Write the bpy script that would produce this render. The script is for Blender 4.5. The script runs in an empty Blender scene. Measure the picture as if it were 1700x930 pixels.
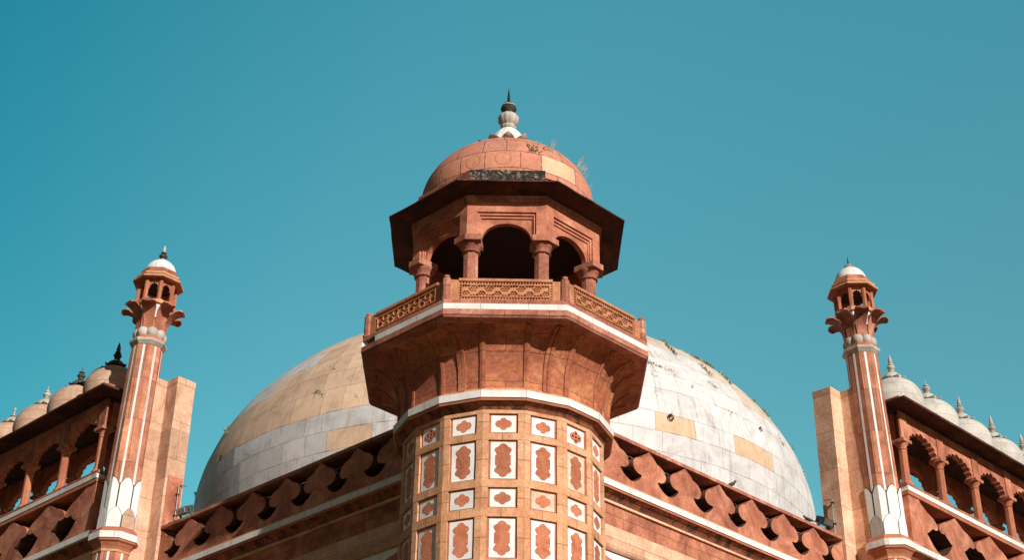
import bpy, bmesh, math, random
from mathutils import Vector, Matrix, noise
from mathutils.geometry import tessellate_polygon
random.seed(7)
C = bpy.context.scene
PI = math.pi; R = math.radians; S2 = math.sqrt(2)
sin, cos, tan = math.sin, math.cos, math.tan
GZ = -1.6                                   # ground level; the camera is the origin of heights

# ------------------------------------------------------------------ camera, sky, sun, exposure
cd = bpy.data.cameras.new('camera'); cam = bpy.data.objects.new('camera', cd); C.collection.objects.link(cam)
cd.sensor_width = 36.0; cd.lens = 36.0 * 2575.9 / 1700.0; cd.clip_start = 0.1; cd.clip_end = 20000
TH, RO, YA = R(29.85), R(0.778), R(0.259)
F = Vector((sin(YA)*cos(TH), cos(YA)*cos(TH), sin(TH)))
Rt = Vector((cos(YA), -sin(YA), 0)); U = Rt.cross(F)
R2 = Rt*cos(RO) + U*sin(RO); U2 = -Rt*sin(RO) + U*cos(RO)
m3 = Matrix((R2, U2, -F)).transposed().to_4x4(); m3.translation = Vector((0, -30, 0))
cam.matrix_world = m3
C.camera = cam
SUN_EL, SUN_AZ = R(23.5), R(32)                # azimuth measured from behind the camera, to the right
w = bpy.data.worlds.new('World'); C.world = w; w.use_nodes = True
wn = w.node_tree.nodes; wl = w.node_tree.links
sky = wn.new('ShaderNodeTexSky'); sky.sky_type = 'NISHITA'; sky.sun_disc = False
sky.sun_elevation = SUN_EL; sky.sun_rotation = PI - SUN_AZ
sky.air_density = 1.2; sky.dust_density = 1.2; sky.ozone_density = 1.0
tint = wn.new('ShaderNodeMix'); tint.data_type = 'RGBA'; tint.blend_type = 'MULTIPLY'; tint.inputs[0].default_value = 1
# teal tint on sky in view; unseen sky dimmed and warmed to tune fill
wtc = wn.new('ShaderNodeTexCoord')
def dirmap(vec, a, b):
    d_ = wn.new('ShaderNodeVectorMath'); d_.operation = 'DOT_PRODUCT'; d_.inputs[1].default_value = vec
    wl.new(wtc.outputs['Generated'], d_.inputs[0]); m_ = wn.new('ShaderNodeMapRange'); m_.interpolation_type = 'SMOOTHSTEP'
    m_.inputs[1].default_value = a; m_.inputs[2].default_value = b; wl.new(d_.outputs['Value'], m_.inputs[0]); return m_.outputs[0]
def wmix(f, a, b):
    m_ = wn.new('ShaderNodeMix'); m_.data_type = 'RGBA'
    for i_, v_ in ((0, f), (6, a), (7, b)):
        if isinstance(v_, tuple): m_.inputs[i_].default_value = (*v_, 1)
        else: wl.new(v_, m_.inputs[i_])
    return m_.outputs[2]
blue = wmix(dirmap((0.80, 0.10, -0.25), -0.42, -0.04), (0.05, 0.70, 0.63), (0.47, 1.08, 0.88))
blue = wmix(dirmap((0.0, 0.0, 1.0), 0.40, 0.70), blue, wmix(dirmap((0.80, 0.10, -0.25), -0.42, -0.04), (0.05, 0.84, 0.75), (0.42, 1.30, 1.06)))
col_ = wmix(dirmap((0.0, 0.84, 0.54), 0.45, 0.85), (0.21, 0.175, 0.145), blue)
wl.new(col_, tint.inputs[7])
wl.new(sky.outputs[0], tint.inputs[6]); wl.new(tint.outputs[2], wn['Background'].inputs[0])
wn['Background'].inputs[1].default_value = 0.15
sd = bpy.data.lights.new('sun', 'SUN'); so = bpy.data.objects.new('sun', sd); C.collection.objects.link(so)
sd.energy = 4.9; sd.angle = R(0.5); sd.color = (1.0, 0.945, 0.885)
sdir = Vector((sin(SUN_AZ)*cos(SUN_EL), -cos(SUN_AZ)*cos(SUN_EL), sin(SUN_EL)))
so.rotation_euler = sdir.to_track_quat('Z', 'Y').to_euler(); so.location = sdir*60
C.view_settings.view_transform = 'Standard'; C.view_settings.look = 'None'
C.view_settings.exposure = 0.0; C.view_settings.gamma = 1.0; C.view_settings.use_curve_mapping = False
C.cycles.max_bounces = 6; C.cycles.diffuse_bounces = 3

# ------------------------------------------------------------------ materials
def nd(t, k, **kw):
    n = t.nodes.new(k)
    for a, b in kw.items(): setattr(n, a, b)
    return n
def ramp(t, src, stops):
    r = t.nodes.new('ShaderNodeValToRGB'); cr = r.color_ramp
    while len(cr.elements) < len(stops): cr.elements.new(0.5)
    for e, (p, c) in zip(cr.elements, stops):
        e.position = p; e.color = (c, c, c, 1) if isinstance(c, (int, float)) else (*c, 1)
    t.links.new(src, r.inputs[0]); return r.outputs[0]
def mix(t, fac, a, b, mode='MIX'):
    m = t.nodes.new('ShaderNodeMix'); m.data_type = 'RGBA'; m.blend_type = mode
    for i, v in ((0, fac), (6, a), (7, b)):
        if isinstance(v, (int, float)): m.inputs[i].default_value = v
        elif isinstance(v, tuple): m.inputs[i].default_value = (*v, 1)
        else: t.links.new(v, m.inputs[i])
    return m.outputs[2]
def math_(t, op, a, b=0.0):
    m = t.nodes.new('ShaderNodeMath'); m.operation = op
    for i, v in ((0, a), (1, b)):
        if isinstance(v, (int, float)): m.inputs[i].default_value = v
        else: t.links.new(v, m.inputs[i])
    return m.outputs[0]
def noise_(t, vec, sc, det=5, rough=0.6, dist=0.0):
    n = t.nodes.new('ShaderNodeTexNoise'); n.inputs['Scale'].default_value = sc
    n.inputs['Detail'].default_value = det; n.inputs['Roughness'].default_value = rough
    n.inputs['Distortion'].default_value = dist; t.links.new(vec, n.inputs['Vector']); return n.outputs['Fac']

def stone(name, dark, midc, light, blocks=None, blockvar=0.35, soot=0.0, chalk=0.12, rough=0.85, bump=0.5,
          attr=False, sc=1.0, joint=(0.10, 0.05, 0.035), objvar=0.3, speck=0.4, streak=0.45, jstr=0.85):
    """procedural stone: swirling beds, fine grain, optional block joints (UV in metres), soot and lime marks"""
    mt = bpy.data.materials.new(name); mt.use_nodes = True; t = mt.node_tree
    bs = t.nodes['Principled BSDF']; bs.inputs['Roughness'].default_value = rough
    bs.inputs['Specular IOR Level'].default_value = 0.25
    tc = t.nodes.new('ShaderNodeTexCoord'); oi = t.nodes.new('ShaderNodeObjectInfo')
    off = t.nodes.new('ShaderNodeVectorMath'); off.operation = 'ADD'
    cmb = t.nodes.new('ShaderNodeCombineXYZ'); t.links.new(math_(t, 'MULTIPLY', oi.outputs['Random'], 31.0), cmb.inputs[0])
    t.links.new(math_(t, 'MULTIPLY', oi.outputs['Random'], 17.0), cmb.inputs[2])
    t.links.new(tc.outputs['Object'], off.inputs[0]); t.links.new(cmb.outputs[0], off.inputs[1])
    v = off.outputs[0]
    big = noise_(t, v, 1.1*sc, 5, 0.62, 1.4)
    col = ramp(t, big, [(0.30, dark), (0.52, midc), (0.72, light)])
    fine = noise_(t, v, 14*sc, 6, 0.72, 0.3)
    col = mix(t, speck, col, ramp(t, fine, [(0.30, 0.35), (0.50, 1.0), (0.72, 1.5)]), 'MULTIPLY')
    grain = noise_(t, v, 60*sc, 3, 0.6)
    col = mix(t, speck*0.7, col, ramp(t, grain, [(0.3, 0.6), (0.5, 1.0), (0.7, 1.35)]), 'MULTIPLY')
    # slow tone drift from piece to piece
    col = mix(t, objvar, col, ramp(t, oi.outputs['Random'], [(0.0, 0.55), (0.5, 1.0), (1.0, 1.35)]), 'MULTIPLY')
    hsrc = math_(t, 'ADD', math_(t, 'MULTIPLY', fine, 0.6), math_(t, 'MULTIPLY', grain, 0.3))
    if blocks:
        bw, bh = blocks
        br = t.nodes.new('ShaderNodeTexBrick'); br.offset = 0.5; br.squash = 1
        wv = t.nodes.new('ShaderNodeTexNoise'); wv.inputs['Scale'].default_value = 0.8
        t.links.new(tc.outputs['UV'], wv.inputs['Vector'])
        ad = t.nodes.new('ShaderNodeVectorMath'); ad.operation = 'MULTIPLY_ADD'
        t.links.new(wv.outputs['Color'], ad.inputs[0]); ad.inputs[1].default_value = (0.05, 0.03, 0)
        t.links.new(tc.outputs['UV'], ad.inputs[2]); t.links.new(ad.outputs[0], br.inputs['Vector'])
        br.inputs['Scale'].default_value = 1; br.inputs['Brick Width'].default_value = bw; br.inputs['Row Height'].default_value = bh
        br.inputs['Mortar Size'].default_value = 0.008; br.inputs['Mortar Smooth'].default_value = 0.3
        br.inputs['Color1'].default_value = (0.5, 0.5, 0.5, 1); br.inputs['Color2'].default_value = (1.35, 1.3, 1.25, 1)
        br.inputs['Mortar'].default_value = (0.9, 0.9, 0.9, 1)
        col = mix(t, blockvar, col, br.outputs['Color'], 'MULTIPLY')
        col = mix(t, math_(t, 'MULTIPLY', br.outputs['Fac'], 0.75), col, joint)
        hsrc = math_(t, 'SUBTRACT', hsrc, math_(t, 'MULTIPLY', br.outputs['Fac'], 0.8))
    if attr:
        at = t.nodes.new('ShaderNodeAttribute'); at.attribute_name = 'tone'
        col = mix(t, 1.0, col, at.outputs['Color'], 'MULTIPLY')
        u1 = nd(t, 'ShaderNodeUVMap', uv_map='lo'); u2 = nd(t, 'ShaderNodeUVMap', uv_map='hi')
        s1 = t.nodes.new('ShaderNodeSeparateXYZ'); s2 = t.nodes.new('ShaderNodeSeparateXYZ')
        t.links.new(u1.outputs[0], s1.inputs[0]); t.links.new(u2.outputs[0], s2.inputs[0])
        mn = math_(t, 'MINIMUM', math_(t, 'MINIMUM', s1.outputs[0], s1.outputs[1]), math_(t, 'MINIMUM', s2.outputs[0], s2.outputs[1]))
        mn = math_(t, 'ADD', mn, math_(t, 'MULTIPLY', math_(t, 'SUBTRACT', fine, 0.5), 0.03))
        jf = ramp(t, math_(t, 'MULTIPLY', mn, 12.0), [(0.0, 1.0), (0.10, 0.55), (0.24, 0.0)])
        col = mix(t, math_(t, 'MULTIPLY', jf, jstr), col, joint)
        hsrc = math_(t, 'SUBTRACT', hsrc, math_(t, 'MULTIPLY', jf, 0.8))
        # faint carved ring on the blocks that carry one (alpha of the tone attribute)
        cx = math_(t, 'MULTIPLY', math_(t, 'SUBTRACT', s1.outputs[0], s2.outputs[0]), 0.5)
        cy = math_(t, 'MULTIPLY', math_(t, 'SUBTRACT', s1.outputs[1], s2.outputs[1]), 0.5)
        rr = math_(t, 'SQRT', math_(t, 'ADD', math_(t, 'MULTIPLY', cx, cx), math_(t, 'MULTIPLY', cy, cy)))
        rg = math_(t, 'ABSOLUTE', math_(t, 'SUBTRACT', rr, 0.17))
        rgm = math_(t, 'MULTIPLY', ramp(t, math_(t, 'MULTIPLY', rg, 10), [(0.08, 1.0), (0.28, 0.0)]), at.outputs['Alpha'])
        col = mix(t, math_(t, 'MULTIPLY', rgm, 0.30), col, (0.30, 0.13, 0.085))
        hsrc = math_(t, 'SUBTRACT', hsrc, math_(t, 'MULTIPLY', rgm, 0.5))
    if streak:
        ms = t.nodes.new('ShaderNodeMapping'); ms.inputs['Scale'].default_value = (5.0*sc, 5.0*sc, 0.55*sc); t.links.new(v, ms.inputs[0])
        st = noise_(t, ms.outputs[0], 1.0, 6, 0.68, 0.4); cl_ = noise_(t, v, 0.9*sc, 4, 0.6)
        sf = math_(t, 'MULTIPLY', ramp(t, st, [(0.50, 0.0), (0.70, 1.0)]), ramp(t, cl_, [(0.40, 0.15), (0.62, 1.0)]))
        col = mix(t, math_(t, 'MULTIPLY', sf, streak), col, (0.12, 0.075, 0.05))
    if chalk:
        ch = noise_(t, v, 5.0*sc, 8, 0.8, 0.6)
        col = mix(t, ramp(t, ch, [(0.66, 0.0), (0.74, chalk*3)]), col, (0.66, 0.58, 0.50))
    if soot:
        mp = t.nodes.new('ShaderNodeMapping'); mp.inputs['Scale'].default_value = (1.6, 1.6, 0.7); t.links.new(v, mp.inputs[0])
        sn = noise_(t, mp.outputs[0], 2.2, 8, 0.72, 0.5)
        col = mix(t, ramp(t, sn, [(0.60 - 0.22*soot, 0.0), (0.68 - 0.16*soot, min(1.0, 0.85))]), col, (0.022, 0.020, 0.018))
    t.links.new(col, bs.inputs['Base Color'])
    bp = t.nodes.new('ShaderNodeBump'); bp.inputs['Strength'].default_value = bump; bp.inputs['Distance'].default_value = 0.03
    t.links.new(hsrc, bp.inputs['Height']); t.links.new(bp.outputs[0], bs.inputs['Normal'])
    return mt
def plain(name, c, rough=0.6, metal=0.0):
    mt = bpy.data.materials.new(name); mt.use_nodes = True; t = mt.node_tree; bs = t.nodes['Principled BSDF']
    tc = t.nodes.new('ShaderNodeTexCoord')
    f = noise_(t, tc.outputs['Object'], 9, 5, 0.65)
    t.links.new(mix(t, 0.6, c, ramp(t, f, [(0.3, 0.55), (0.7, 1.3)]), 'MULTIPLY'), bs.inputs['Base Color'])
    bs.inputs['Roughness'].default_value = rough; bs.inputs['Metallic'].default_value = metal
    return mt
RD, RM, RL = (0.26, 0.085, 0.05), (0.50, 0.185, 0.108), (0.67, 0.32, 0.195)
M = {}
M['red'] = stone('red_sandstone', RD, RM, RL, chalk=0.06)
M['red_plain'] = stone('red_sandstone_smooth', (0.36, 0.115, 0.065), (0.47, 0.17, 0.09), (0.55, 0.21, 0.12), chalk=0.02, speck=0.25)
M['red_block'] = stone('red_sandstone_blocks', RD, RM, RL, blocks=(1.1, 0.55), chalk=0.08)
M['rail'] = stone('carved_orange_red_sandstone', (0.46, 0.16, 0.075), (0.60, 0.25, 0.125), (0.70, 0.36, 0.19), chalk=0.08, speck=0.45)
M['red_weather'] = stone('weathered_red_sandstone', (0.25, 0.085, 0.055), (0.46, 0.175, 0.112), (0.64, 0.33, 0.23), chalk=0.16, speck=0.6, blocks=(0.9, 0.7), blockvar=0.2)
M['corbel'] = stone('corbel_sandstone', (0.30, 0.085, 0.047), (0.47, 0.155, 0.078), (0.64, 0.27, 0.12), blocks=(2.2, 0.62), blockvar=0.4, chalk=0.03, speck=0.7, sc=0.7, streak=0.25)
M['minaret_red'] = stone('minaret_sandstone', (0.36, 0.125, 0.07), (0.53, 0.215, 0.125), (0.66, 0.33, 0.20), blocks=(0.385, 1.25), blockvar=0.7, chalk=0.03)
M['soot_red'] = stone('sooty_red_sandstone', (0.20, 0.06, 0.035), (0.36, 0.12, 0.06), (0.46, 0.18, 0.09), soot=0.55, chalk=0.05)
M['eave_red'] = stone('eave_shade_red_sandstone', (0.03, 0.014, 0.011), (0.09, 0.032, 0.021), (0.19, 0.07, 0.04), chalk=0.0, speck=0.5)  # base colour darkened to put in the shade under the eaves
M['orange'] = stone('orange_sandstone', (0.55, 0.24, 0.12), (0.70, 0.36, 0.19), (0.76, 0.47, 0.29), blocks=(0.95, 0.8), blockvar=0.2, chalk=0.05, joint=(0.2, 0.09, 0.05))
M['tan'] = stone('tan_sandstone', (0.52, 0.29, 0.18), (0.74, 0.44, 0.29), (0.82, 0.54, 0.385), blocks=(3.0, 1.1), blockvar=0.35, streak=0.35, chalk=0.02, joint=(0.25, 0.13, 0.07))
M['marble'] = stone('white_marble', (0.68, 0.655, 0.62), (0.80, 0.78, 0.745), (0.86, 0.84, 0.81), blocks=(0.95, 5), blockvar=0.12, chalk=0, rough=0.55, bump=0.15, speck=0.08, joint=(0.25, 0.22, 0.2), objvar=0.08)
M['motif'] = stone('worn_red_inlay_stone', (0.42, 0.13, 0.07), (0.58, 0.20, 0.105), (0.66, 0.27, 0.15), chalk=0.08, streak=0.15, speck=0.45, objvar=0.5, sc=2.2, bump=0.9)
M['plate_buff'] = stone('buff_replacement_marble', (0.50, 0.36, 0.25), (0.66, 0.52, 0.38), (0.76, 0.66, 0.54), chalk=0, rough=0.6, streak=0.3)
M['marble_plate'] = stone('white_marble_plate', (0.72, 0.705, 0.68), (0.83, 0.82, 0.79), (0.88, 0.87, 0.84), chalk=0, rough=0.5, bump=0.15, speck=0.12, objvar=0.18, streak=0.28)
M['marble_grey'] = stone('weathered_marble', (0.32, 0.29, 0.25), (0.50, 0.45, 0.39), (0.64, 0.59, 0.52), chalk=0, rough=0.65, bump=0.25, speck=0.25, objvar=0.15)
M['marble_dome'] = stone('marble_dome_blocks', (0.56, 0.54, 0.515), (0.72, 0.715, 0.70), (0.78, 0.775, 0.765), attr=True, chalk=0, rough=0.6, bump=0.25, speck=0.14, streak=0.42, jstr=0.6, objvar=0, joint=(0.13, 0.10, 0.08), sc=0.8)
M['red_dome'] = stone('red_dome_blocks', (0.80, 0.76, 0.72), (0.93, 0.92, 0.90), (1.0, 1.0, 1.0), attr=True, chalk=0.05, rough=0.85, bump=0.4, speck=0.35, objvar=0, joint=(0.11, 0.05, 0.035), sc=0.8)
M['cream_dome'] = stone('cream_marble_small_dome', (0.46, 0.42, 0.37), (0.60, 0.56, 0.50), (0.70, 0.66, 0.60), blocks=(1.15, 0.36), blockvar=0.2, chalk=0, rough=0.6, bump=0.2, speck=0.15, joint=(0.25, 0.2, 0.16), objvar=0.1)
M['buff_dome'] = stone('buff_stone_small_dome', (0.44, 0.27, 0.18), (0.56, 0.365, 0.25), (0.66, 0.46, 0.33), blocks=(1.15, 0.36), blockvar=0.25, chalk=0, speck=0.2, joint=(0.2, 0.12, 0.08), objvar=0.1)
M['lichen'] = stone('black_lichen_on_stone', (0.012, 0.012, 0.012), (0.03, 0.028, 0.026), (0.55, 0.36, 0.24), sc=6, chalk=0.0, speck=0.6)
M['grime_shade'] = stone('grime_and_shade_red_sandstone', (0.05, 0.025, 0.017), (0.12, 0.052, 0.034), (0.24, 0.10, 0.06), sc=2.0, chalk=0.03)  # grime plus painted shade for the merlon sides inside the gaps
M['darkstone'] = stone('blackened_stone', (0.03, 0.027, 0.025), (0.07, 0.062, 0.055), (0.16, 0.13, 0.11), sc=3, chalk=0.02)
M['inlay_line'] = plain('slate_inlay_line', (0.06, 0.075, 0.075), 0.6)
M['hole'] = plain('shade_black_stone', (0.02, 0.012, 0.01), 0.9)  # near-black colour standing in for the shade inside openings
M['steel'] = plain('grey_painted_steel', (0.07, 0.085, 0.09), 0.5, 0.4)
M['pipe'] = plain('galvanised_pipe', (0.30, 0.28, 0.26), 0.45, 0.6)
M['iron'] = plain('black_iron', (0.02, 0.02, 0.02), 0.6, 0.5)
M['rust'] = plain('rusty_iron', (0.10, 0.04, 0.02), 0.8, 0.2)
M['glass'] = plain('lamp_glass', (0.5, 0.52, 0.5), 0.15)
M['drygrass'] = plain('dry_grass', (0.62, 0.52, 0.38), 0.8)
M['greengrass'] = plain('green_grass', (0.10, 0.13, 0.035), 0.8)
M['leaf'] = plain('weed_leaf', (0.06, 0.10, 0.03), 0.7)
M['plume'] = plain('dark_brown_plumage', (0.035, 0.025, 0.022), 0.6)
M['beak'] = plain('yellow_beak_and_legs', (0.5, 0.33, 0.08), 0.5)
M['ground'] = stone('dry_lawn_ground', (0.05, 0.05, 0.02), (0.10, 0.08, 0.035), (0.17, 0.13, 0.07), chalk=0.0, sc=0.15, objvar=0)

# ------------------------------------------------------------------ mesh helpers
ZMAP = None                                 # heights of the minaret stages, set while a minaret is being built
def zmap(z):
    if not ZMAP: return z
    pts, dz = ZMAP
    if z <= pts[0][0]: return z + (pts[0][1]-pts[0][0]) + dz if z > GZ + 5 else z
    for (a, b), (c, d) in zip(pts, pts[1:]):
        if z <= c: return b + (d-b)*(z-a)/(c-a) + dz
    return z + pts[-1][1]-pts[-1][0] + dz
class MB:
    def __init__(s): s.v = []; s.f = []; s.m = []
    def add(s, vs, fs, mi=0):
        o = len(s.v); s.v += [Vector(p) for p in vs]
        for f in fs: s.f.append([i+o for i in f]); s.m.append(mi)
    def prism(s, fr, poly, c0, c1, holes=(), mi=0):
        """polygon (a, b) with holes, extruded from depth c0 to c1 in frame fr"""
        loops = [list(poly)] + [list(h) for h in holes]; flat = [p for l in loops for p in l]
        tris = tessellate_polygon([[Vector((a, b, 0)) for a, b in l] for l in loops])
        n = len(flat); vs = [fr(a, b, c0) for a, b in flat] + [fr(a, b, c1) for a, b in flat]
        fs = [tuple(t) for t in tris] + [tuple(i+n for i in reversed(t)) for t in tris]
        o = 0
        for l in loops:
            k = len(l)
            for i in range(k):
                j = (i+1) % k; fs.append((o+i, o+j, o+j+n, o+i+n))
            o += k
        s.add(vs, fs, mi)
    def box(s, fr, a0, a1, b0, b1, c0, c1, mi=0):
        vs = [fr(a, b, c) for c in (c0, c1) for b in (b0, b1) for a in (a0, a1)]
        s.add(vs, [(0,1,3,2), (4,6,7,5), (0,4,5,1), (2,3,7,6), (0,2,6,4), (1,5,7,3)], mi)
    def rings(s, loops, closed=True, cap0=True, cap1=True, mi=0):
        """skin between successive loops of equal length"""
        n = len(loops[0]); vs = [p for l in loops for p in l]; fs = []
        for k in range(len(loops)-1):
            for i in range(n if closed else n-1):
                j = (i+1) % n; fs.append((k*n+i, k*n+j, (k+1)*n+j, (k+1)*n+i))
        if cap0: fs.append(tuple(range(n))[::-1])
        if cap1: fs.append(tuple((len(loops)-1)*n+i for i in range(n)))
        s.add(vs, fs, mi)
    def ngon(s, prof, n, ph=0.0, x=0, y=0, cap0=True, cap1=True, mi=0):
        """prof: (apothem, z) pairs; faces look along ph + k*360/n (0 = towards the camera)"""
        loops = []
        for a, z in prof:
            r = a/cos(PI/n)
            loops.append([Vector((x + r*sin(ph + PI/n + 2*PI*i/n), y - r*cos(ph + PI/n + 2*PI*i/n), z)) for i in range(n)])
        s.rings(loops, cap0=cap0, cap1=cap1, mi=mi)
    def lathe(s, prof, n=24, x=0, y=0, mi=0, flute=0, fl=0.0):
        loops = []
        for r, z in prof:
            l = []
            for i in range(n):
                th = 2*PI*i/n; rr = max(r, 1e-4)*(1 - fl*abs(cos(flute*th/2)) if flute else 1)
                l.append(Vector((x + rr*sin(th), y - rr*cos(th), z)))
            loops.append(l)
        s.rings(loops, mi=mi)
    def tube(s, pts, r, n=8, mi=0):
        pts = [Vector(p) for p in pts]; rr = r if isinstance(r, (list, tuple)) else [r]*len(pts); loops = []
        for i, p in enumerate(pts):
            d = (pts[min(i+1, len(pts)-1)] - pts[max(i-1, 0)]).normalized()
            a = d.orthogonal().normalized() if i == 0 else (pa - d*pa.dot(d)).normalized(); pa = a; b = d.cross(a)
            loops.append([p + (a*cos(2*PI*k/n) + b*sin(2*PI*k/n))*rr[i] for k in range(n)])
        s.rings(loops, mi=mi)
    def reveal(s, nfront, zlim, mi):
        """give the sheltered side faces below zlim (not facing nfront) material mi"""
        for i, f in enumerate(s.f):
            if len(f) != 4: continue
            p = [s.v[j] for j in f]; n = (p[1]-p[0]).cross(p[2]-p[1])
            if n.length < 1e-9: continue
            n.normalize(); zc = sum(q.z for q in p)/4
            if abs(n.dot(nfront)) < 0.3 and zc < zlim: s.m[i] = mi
    def build(s, name, mats, parent=None, smooth=None, wob=0.0, recalc=True, seg=0.35, polar=None):
        me = bpy.data.meshes.new(name)
        base = parent_world(parent)
        if ZMAP: s.v = [Vector((p.x, p.y, zmap(p.z))) for p in s.v]
        me.from_pydata([p - base for p in s.v], [], s.f)
        for m in (mats if isinstance(mats, (list, tuple)) else [mats]): me.materials.append(m)
        me.polygons.foreach_set('material_index', s.m)
        bm = bmesh.new(); bm.from_mesh(me)
        bmesh.ops.remove_doubles(bm, verts=bm.verts, dist=1e-5)
        if recalc: bmesh.ops.recalc_face_normals(bm, faces=bm.faces)
        if wob:
            for _ in range(3):
                es = [e for e in bm.edges if e.calc_length() > seg]
                if not es or len(bm.verts) > 60000: break
                bmesh.ops.subdivide_edges(bm, edges=es, cuts=1, use_grid_fill=True)
            for v in bm.verts:
                q = v.co + base
                v.co += noise.noise_vector(q*1.7)*wob + noise.noise_vector(q*6.0)*wob*0.5
        bm.to_mesh(me); bm.free()
        box_uv(me, base, polar)
        if smooth is not None:
            for p in me.polygons: p.use_smooth = True
            try: me.set_sharp_from_angle(angle=R(smooth))
            except Exception: pass
        o = bpy.data.objects.new(name, me); C.collection.objects.link(o)
        if parent: o.parent = parent
        return o
def parent_world(p):
    v = Vector((0, 0, 0))
    while p is not None: v += p.location; p = p.parent
    return v
def box_uv(me, base, polar=None):
    uv = me.uv_layers.new(name='uv')
    for p in me.polygons:
        n = p.normal
        if polar:
            cx, cy, rr = polar; c0 = p.center + base; a0 = math.atan2(c0.x-cx, -(c0.y-cy))
            for li in p.loop_indices:
                co = me.vertices[me.loops[li].vertex_index].co + base
                a = math.atan2(co.x-cx, -(co.y-cy)) if math.hypot(co.x-cx, co.y-cy) > 1e-3 else a0
                if a - a0 > PI: a -= 2*PI
                if a0 - a > PI: a += 2*PI
                uv.data[li].uv = (a*rr, co.z)
            continue
        flat = abs(n.z) > 0.80
        if not flat:
            q = round(math.atan2(n.y, n.x)/(PI/32))*(PI/32); u = Vector((-sin(q), cos(q), 0))
        for li in p.loop_indices:
            co = me.vertices[me.loops[li].vertex_index].co + base
            uv.data[li].uv = (co.x, co.y) if flat else (co.dot(u), co.z)
def tag(o, label=None, cat=None, group=None, kind=None):
    if label: o['label'] = label
    if cat: o['category'] = cat
    if group: o['group'] = group
    if kind: o['kind'] = kind
    return o
def thing(name, loc, label, cat, group=None):
    o = bpy.data.objects.new(name, None); o.empty_display_size = 0.3; C.collection.objects.link(o)
    o.location = loc; return tag(o, label, cat, group)
def copy_part(o, parent):
    c = o.copy(); C.collection.objects.link(c); c.parent = parent
    for ch in list(o.children): copy_part(ch, c)
    return c
def face_frame(k, n=8, x=0, y=0, extra=0.0):
    az = 2*PI*k/n + extra; nx, ny = sin(az), -cos(az); ux, uy = cos(az), sin(az)
    return lambda a, b, c: Vector((x + nx*c + ux*a, y + ny*c + uy*a, b))
def side_frame(s):           # s=+1 right wing, -1 left wing: (t along the wall, z, q outwards)
    return lambda t, b, q: Vector((s*(t+q)/S2, (t-q)/S2, b))
def star(shapes, n=64):
    """outline of a union of circles (x,y,r) and rects (hx,hy) seen from the centre"""
    out = []
    for i in range(n):
        th = 2*PI*i/n; dx, dy = cos(th), sin(th); best = 0
        for sh in shapes:
            if len(sh) == 3:
                b = sh[0]*dx + sh[1]*dy; d = b*b - (sh[0]**2 + sh[1]**2 - sh[2]**2)
                if d >= 0: best = max(best, b + math.sqrt(d))
            else:
                tx = sh[0]/abs(dx) if abs(dx) > 1e-6 else 9; ty = sh[1]/abs(dy) if abs(dy) > 1e-6 else 9
                best = max(best, min(tx, ty))
        out.append((dx*best, dy*best))
    return out

# ------------------------------------------------------------------ ground
g = MB()
N = 24
for i in range(N):
    for j in range(N):
        x0, x1 = -6000 + 12000*i/N, -6000 + 12000*(i+1)/N; y0, y1 = -6000 + 12000*j/N, -6000 + 12000*(j+1)/N
        g.add([(x0, y0, GZ), (x1, y0, GZ), (x1, y1, GZ), (x0, y1, GZ)], [(0, 1, 2, 3)])
tag(g.build('ground', M['ground']), kind='structure')

# ------------------------------------------------------------------ block domes
def block_dome(name, mat, cx, cy, zc, Rr, b, courses, parent, tonef, botr=None, sub=3, force=()):
    """courses: list of (phi0, phi1, [block boundary angles]); phi = latitude on the ellipsoid"""
    vs, fs, tones, lo, hi = [], [], [], [], []
    base = parent_world(parent)
    def P(ph, az):
        r = Rr*cos(ph); z = zc + b*sin(ph)
        if ph < 0: r = Rr*(1 - 0.35*(1-cos(ph)))
        return Vector((cx + r*sin(az), cy - r*cos(az), z))
    for (p0, p1, cuts) in courses:
        for k in range(len(cuts)-1):
            a0, a1 = cuts[k], cuts[k+1]; nu = max(2, int(sub*(a1-a0)/R(9)))
            nv = sub
            wid = (a1-a0); hgt = (P(p1, a0)-P(p0, a0)).length
            rgba, jit = tonef((p0+p1)/2, (a0+a1)/2, k)
            for fa, fp in force:
                if a0 <= fa <= a1 and p0 <= fp <= p1: rgba = (0.93, 0.66, 0.44, 0.0)
            w0 = Rr*cos(max(p0, 0))*wid; w1 = Rr*cos(max(p1, 0))*wid
            o = len(vs)
            for j in range(nv+1):
                for i in range(nu+1):
                    q = P(p0+(p1-p0)*j/nv, a0+wid*i/nu)
                    vs.append(q + noise.noise_vector(q*0.9)*jit)
            for j in range(nv):
                for i in range(nu):
                    q = (o+j*(nu+1)+i, o+j*(nu+1)+i+1, o+(j+1)*(nu+1)+i+1, o+(j+1)*(nu+1)+i)
                    fs.append(q)
                    for (ii, jj) in ((i, j), (i+1, j), (i+1, j+1), (i, j+1)):
                        ww = w0 + (w1-w0)*jj/nv
                        lo.append((ww*ii/nu, hgt*jj/nv)); hi.append((ww*(1-ii/nu), hgt*(1-jj/nv))); tones.append(rgba)
    me = bpy.data.meshes.new(name); me.from_pydata([q-base for q in vs], [], fs); me.materials.append(mat)
    ca = me.color_attributes.new('tone', 'FLOAT_COLOR', 'CORNER')
    for i, c in enumerate(tones): ca.data[i].color = c
    l1 = me.uv_layers.new(name='lo'); l2 = me.uv_layers.new(name='hi')
    for i in range(len(lo)): l1.data[i].uv = lo[i]; l2.data[i].uv = hi[i]
    for p in me.polygons: p.use_smooth = True
    o = bpy.data.objects.new(name, me); C.collection.objects.link(o); o.parent = parent
    return o

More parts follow.
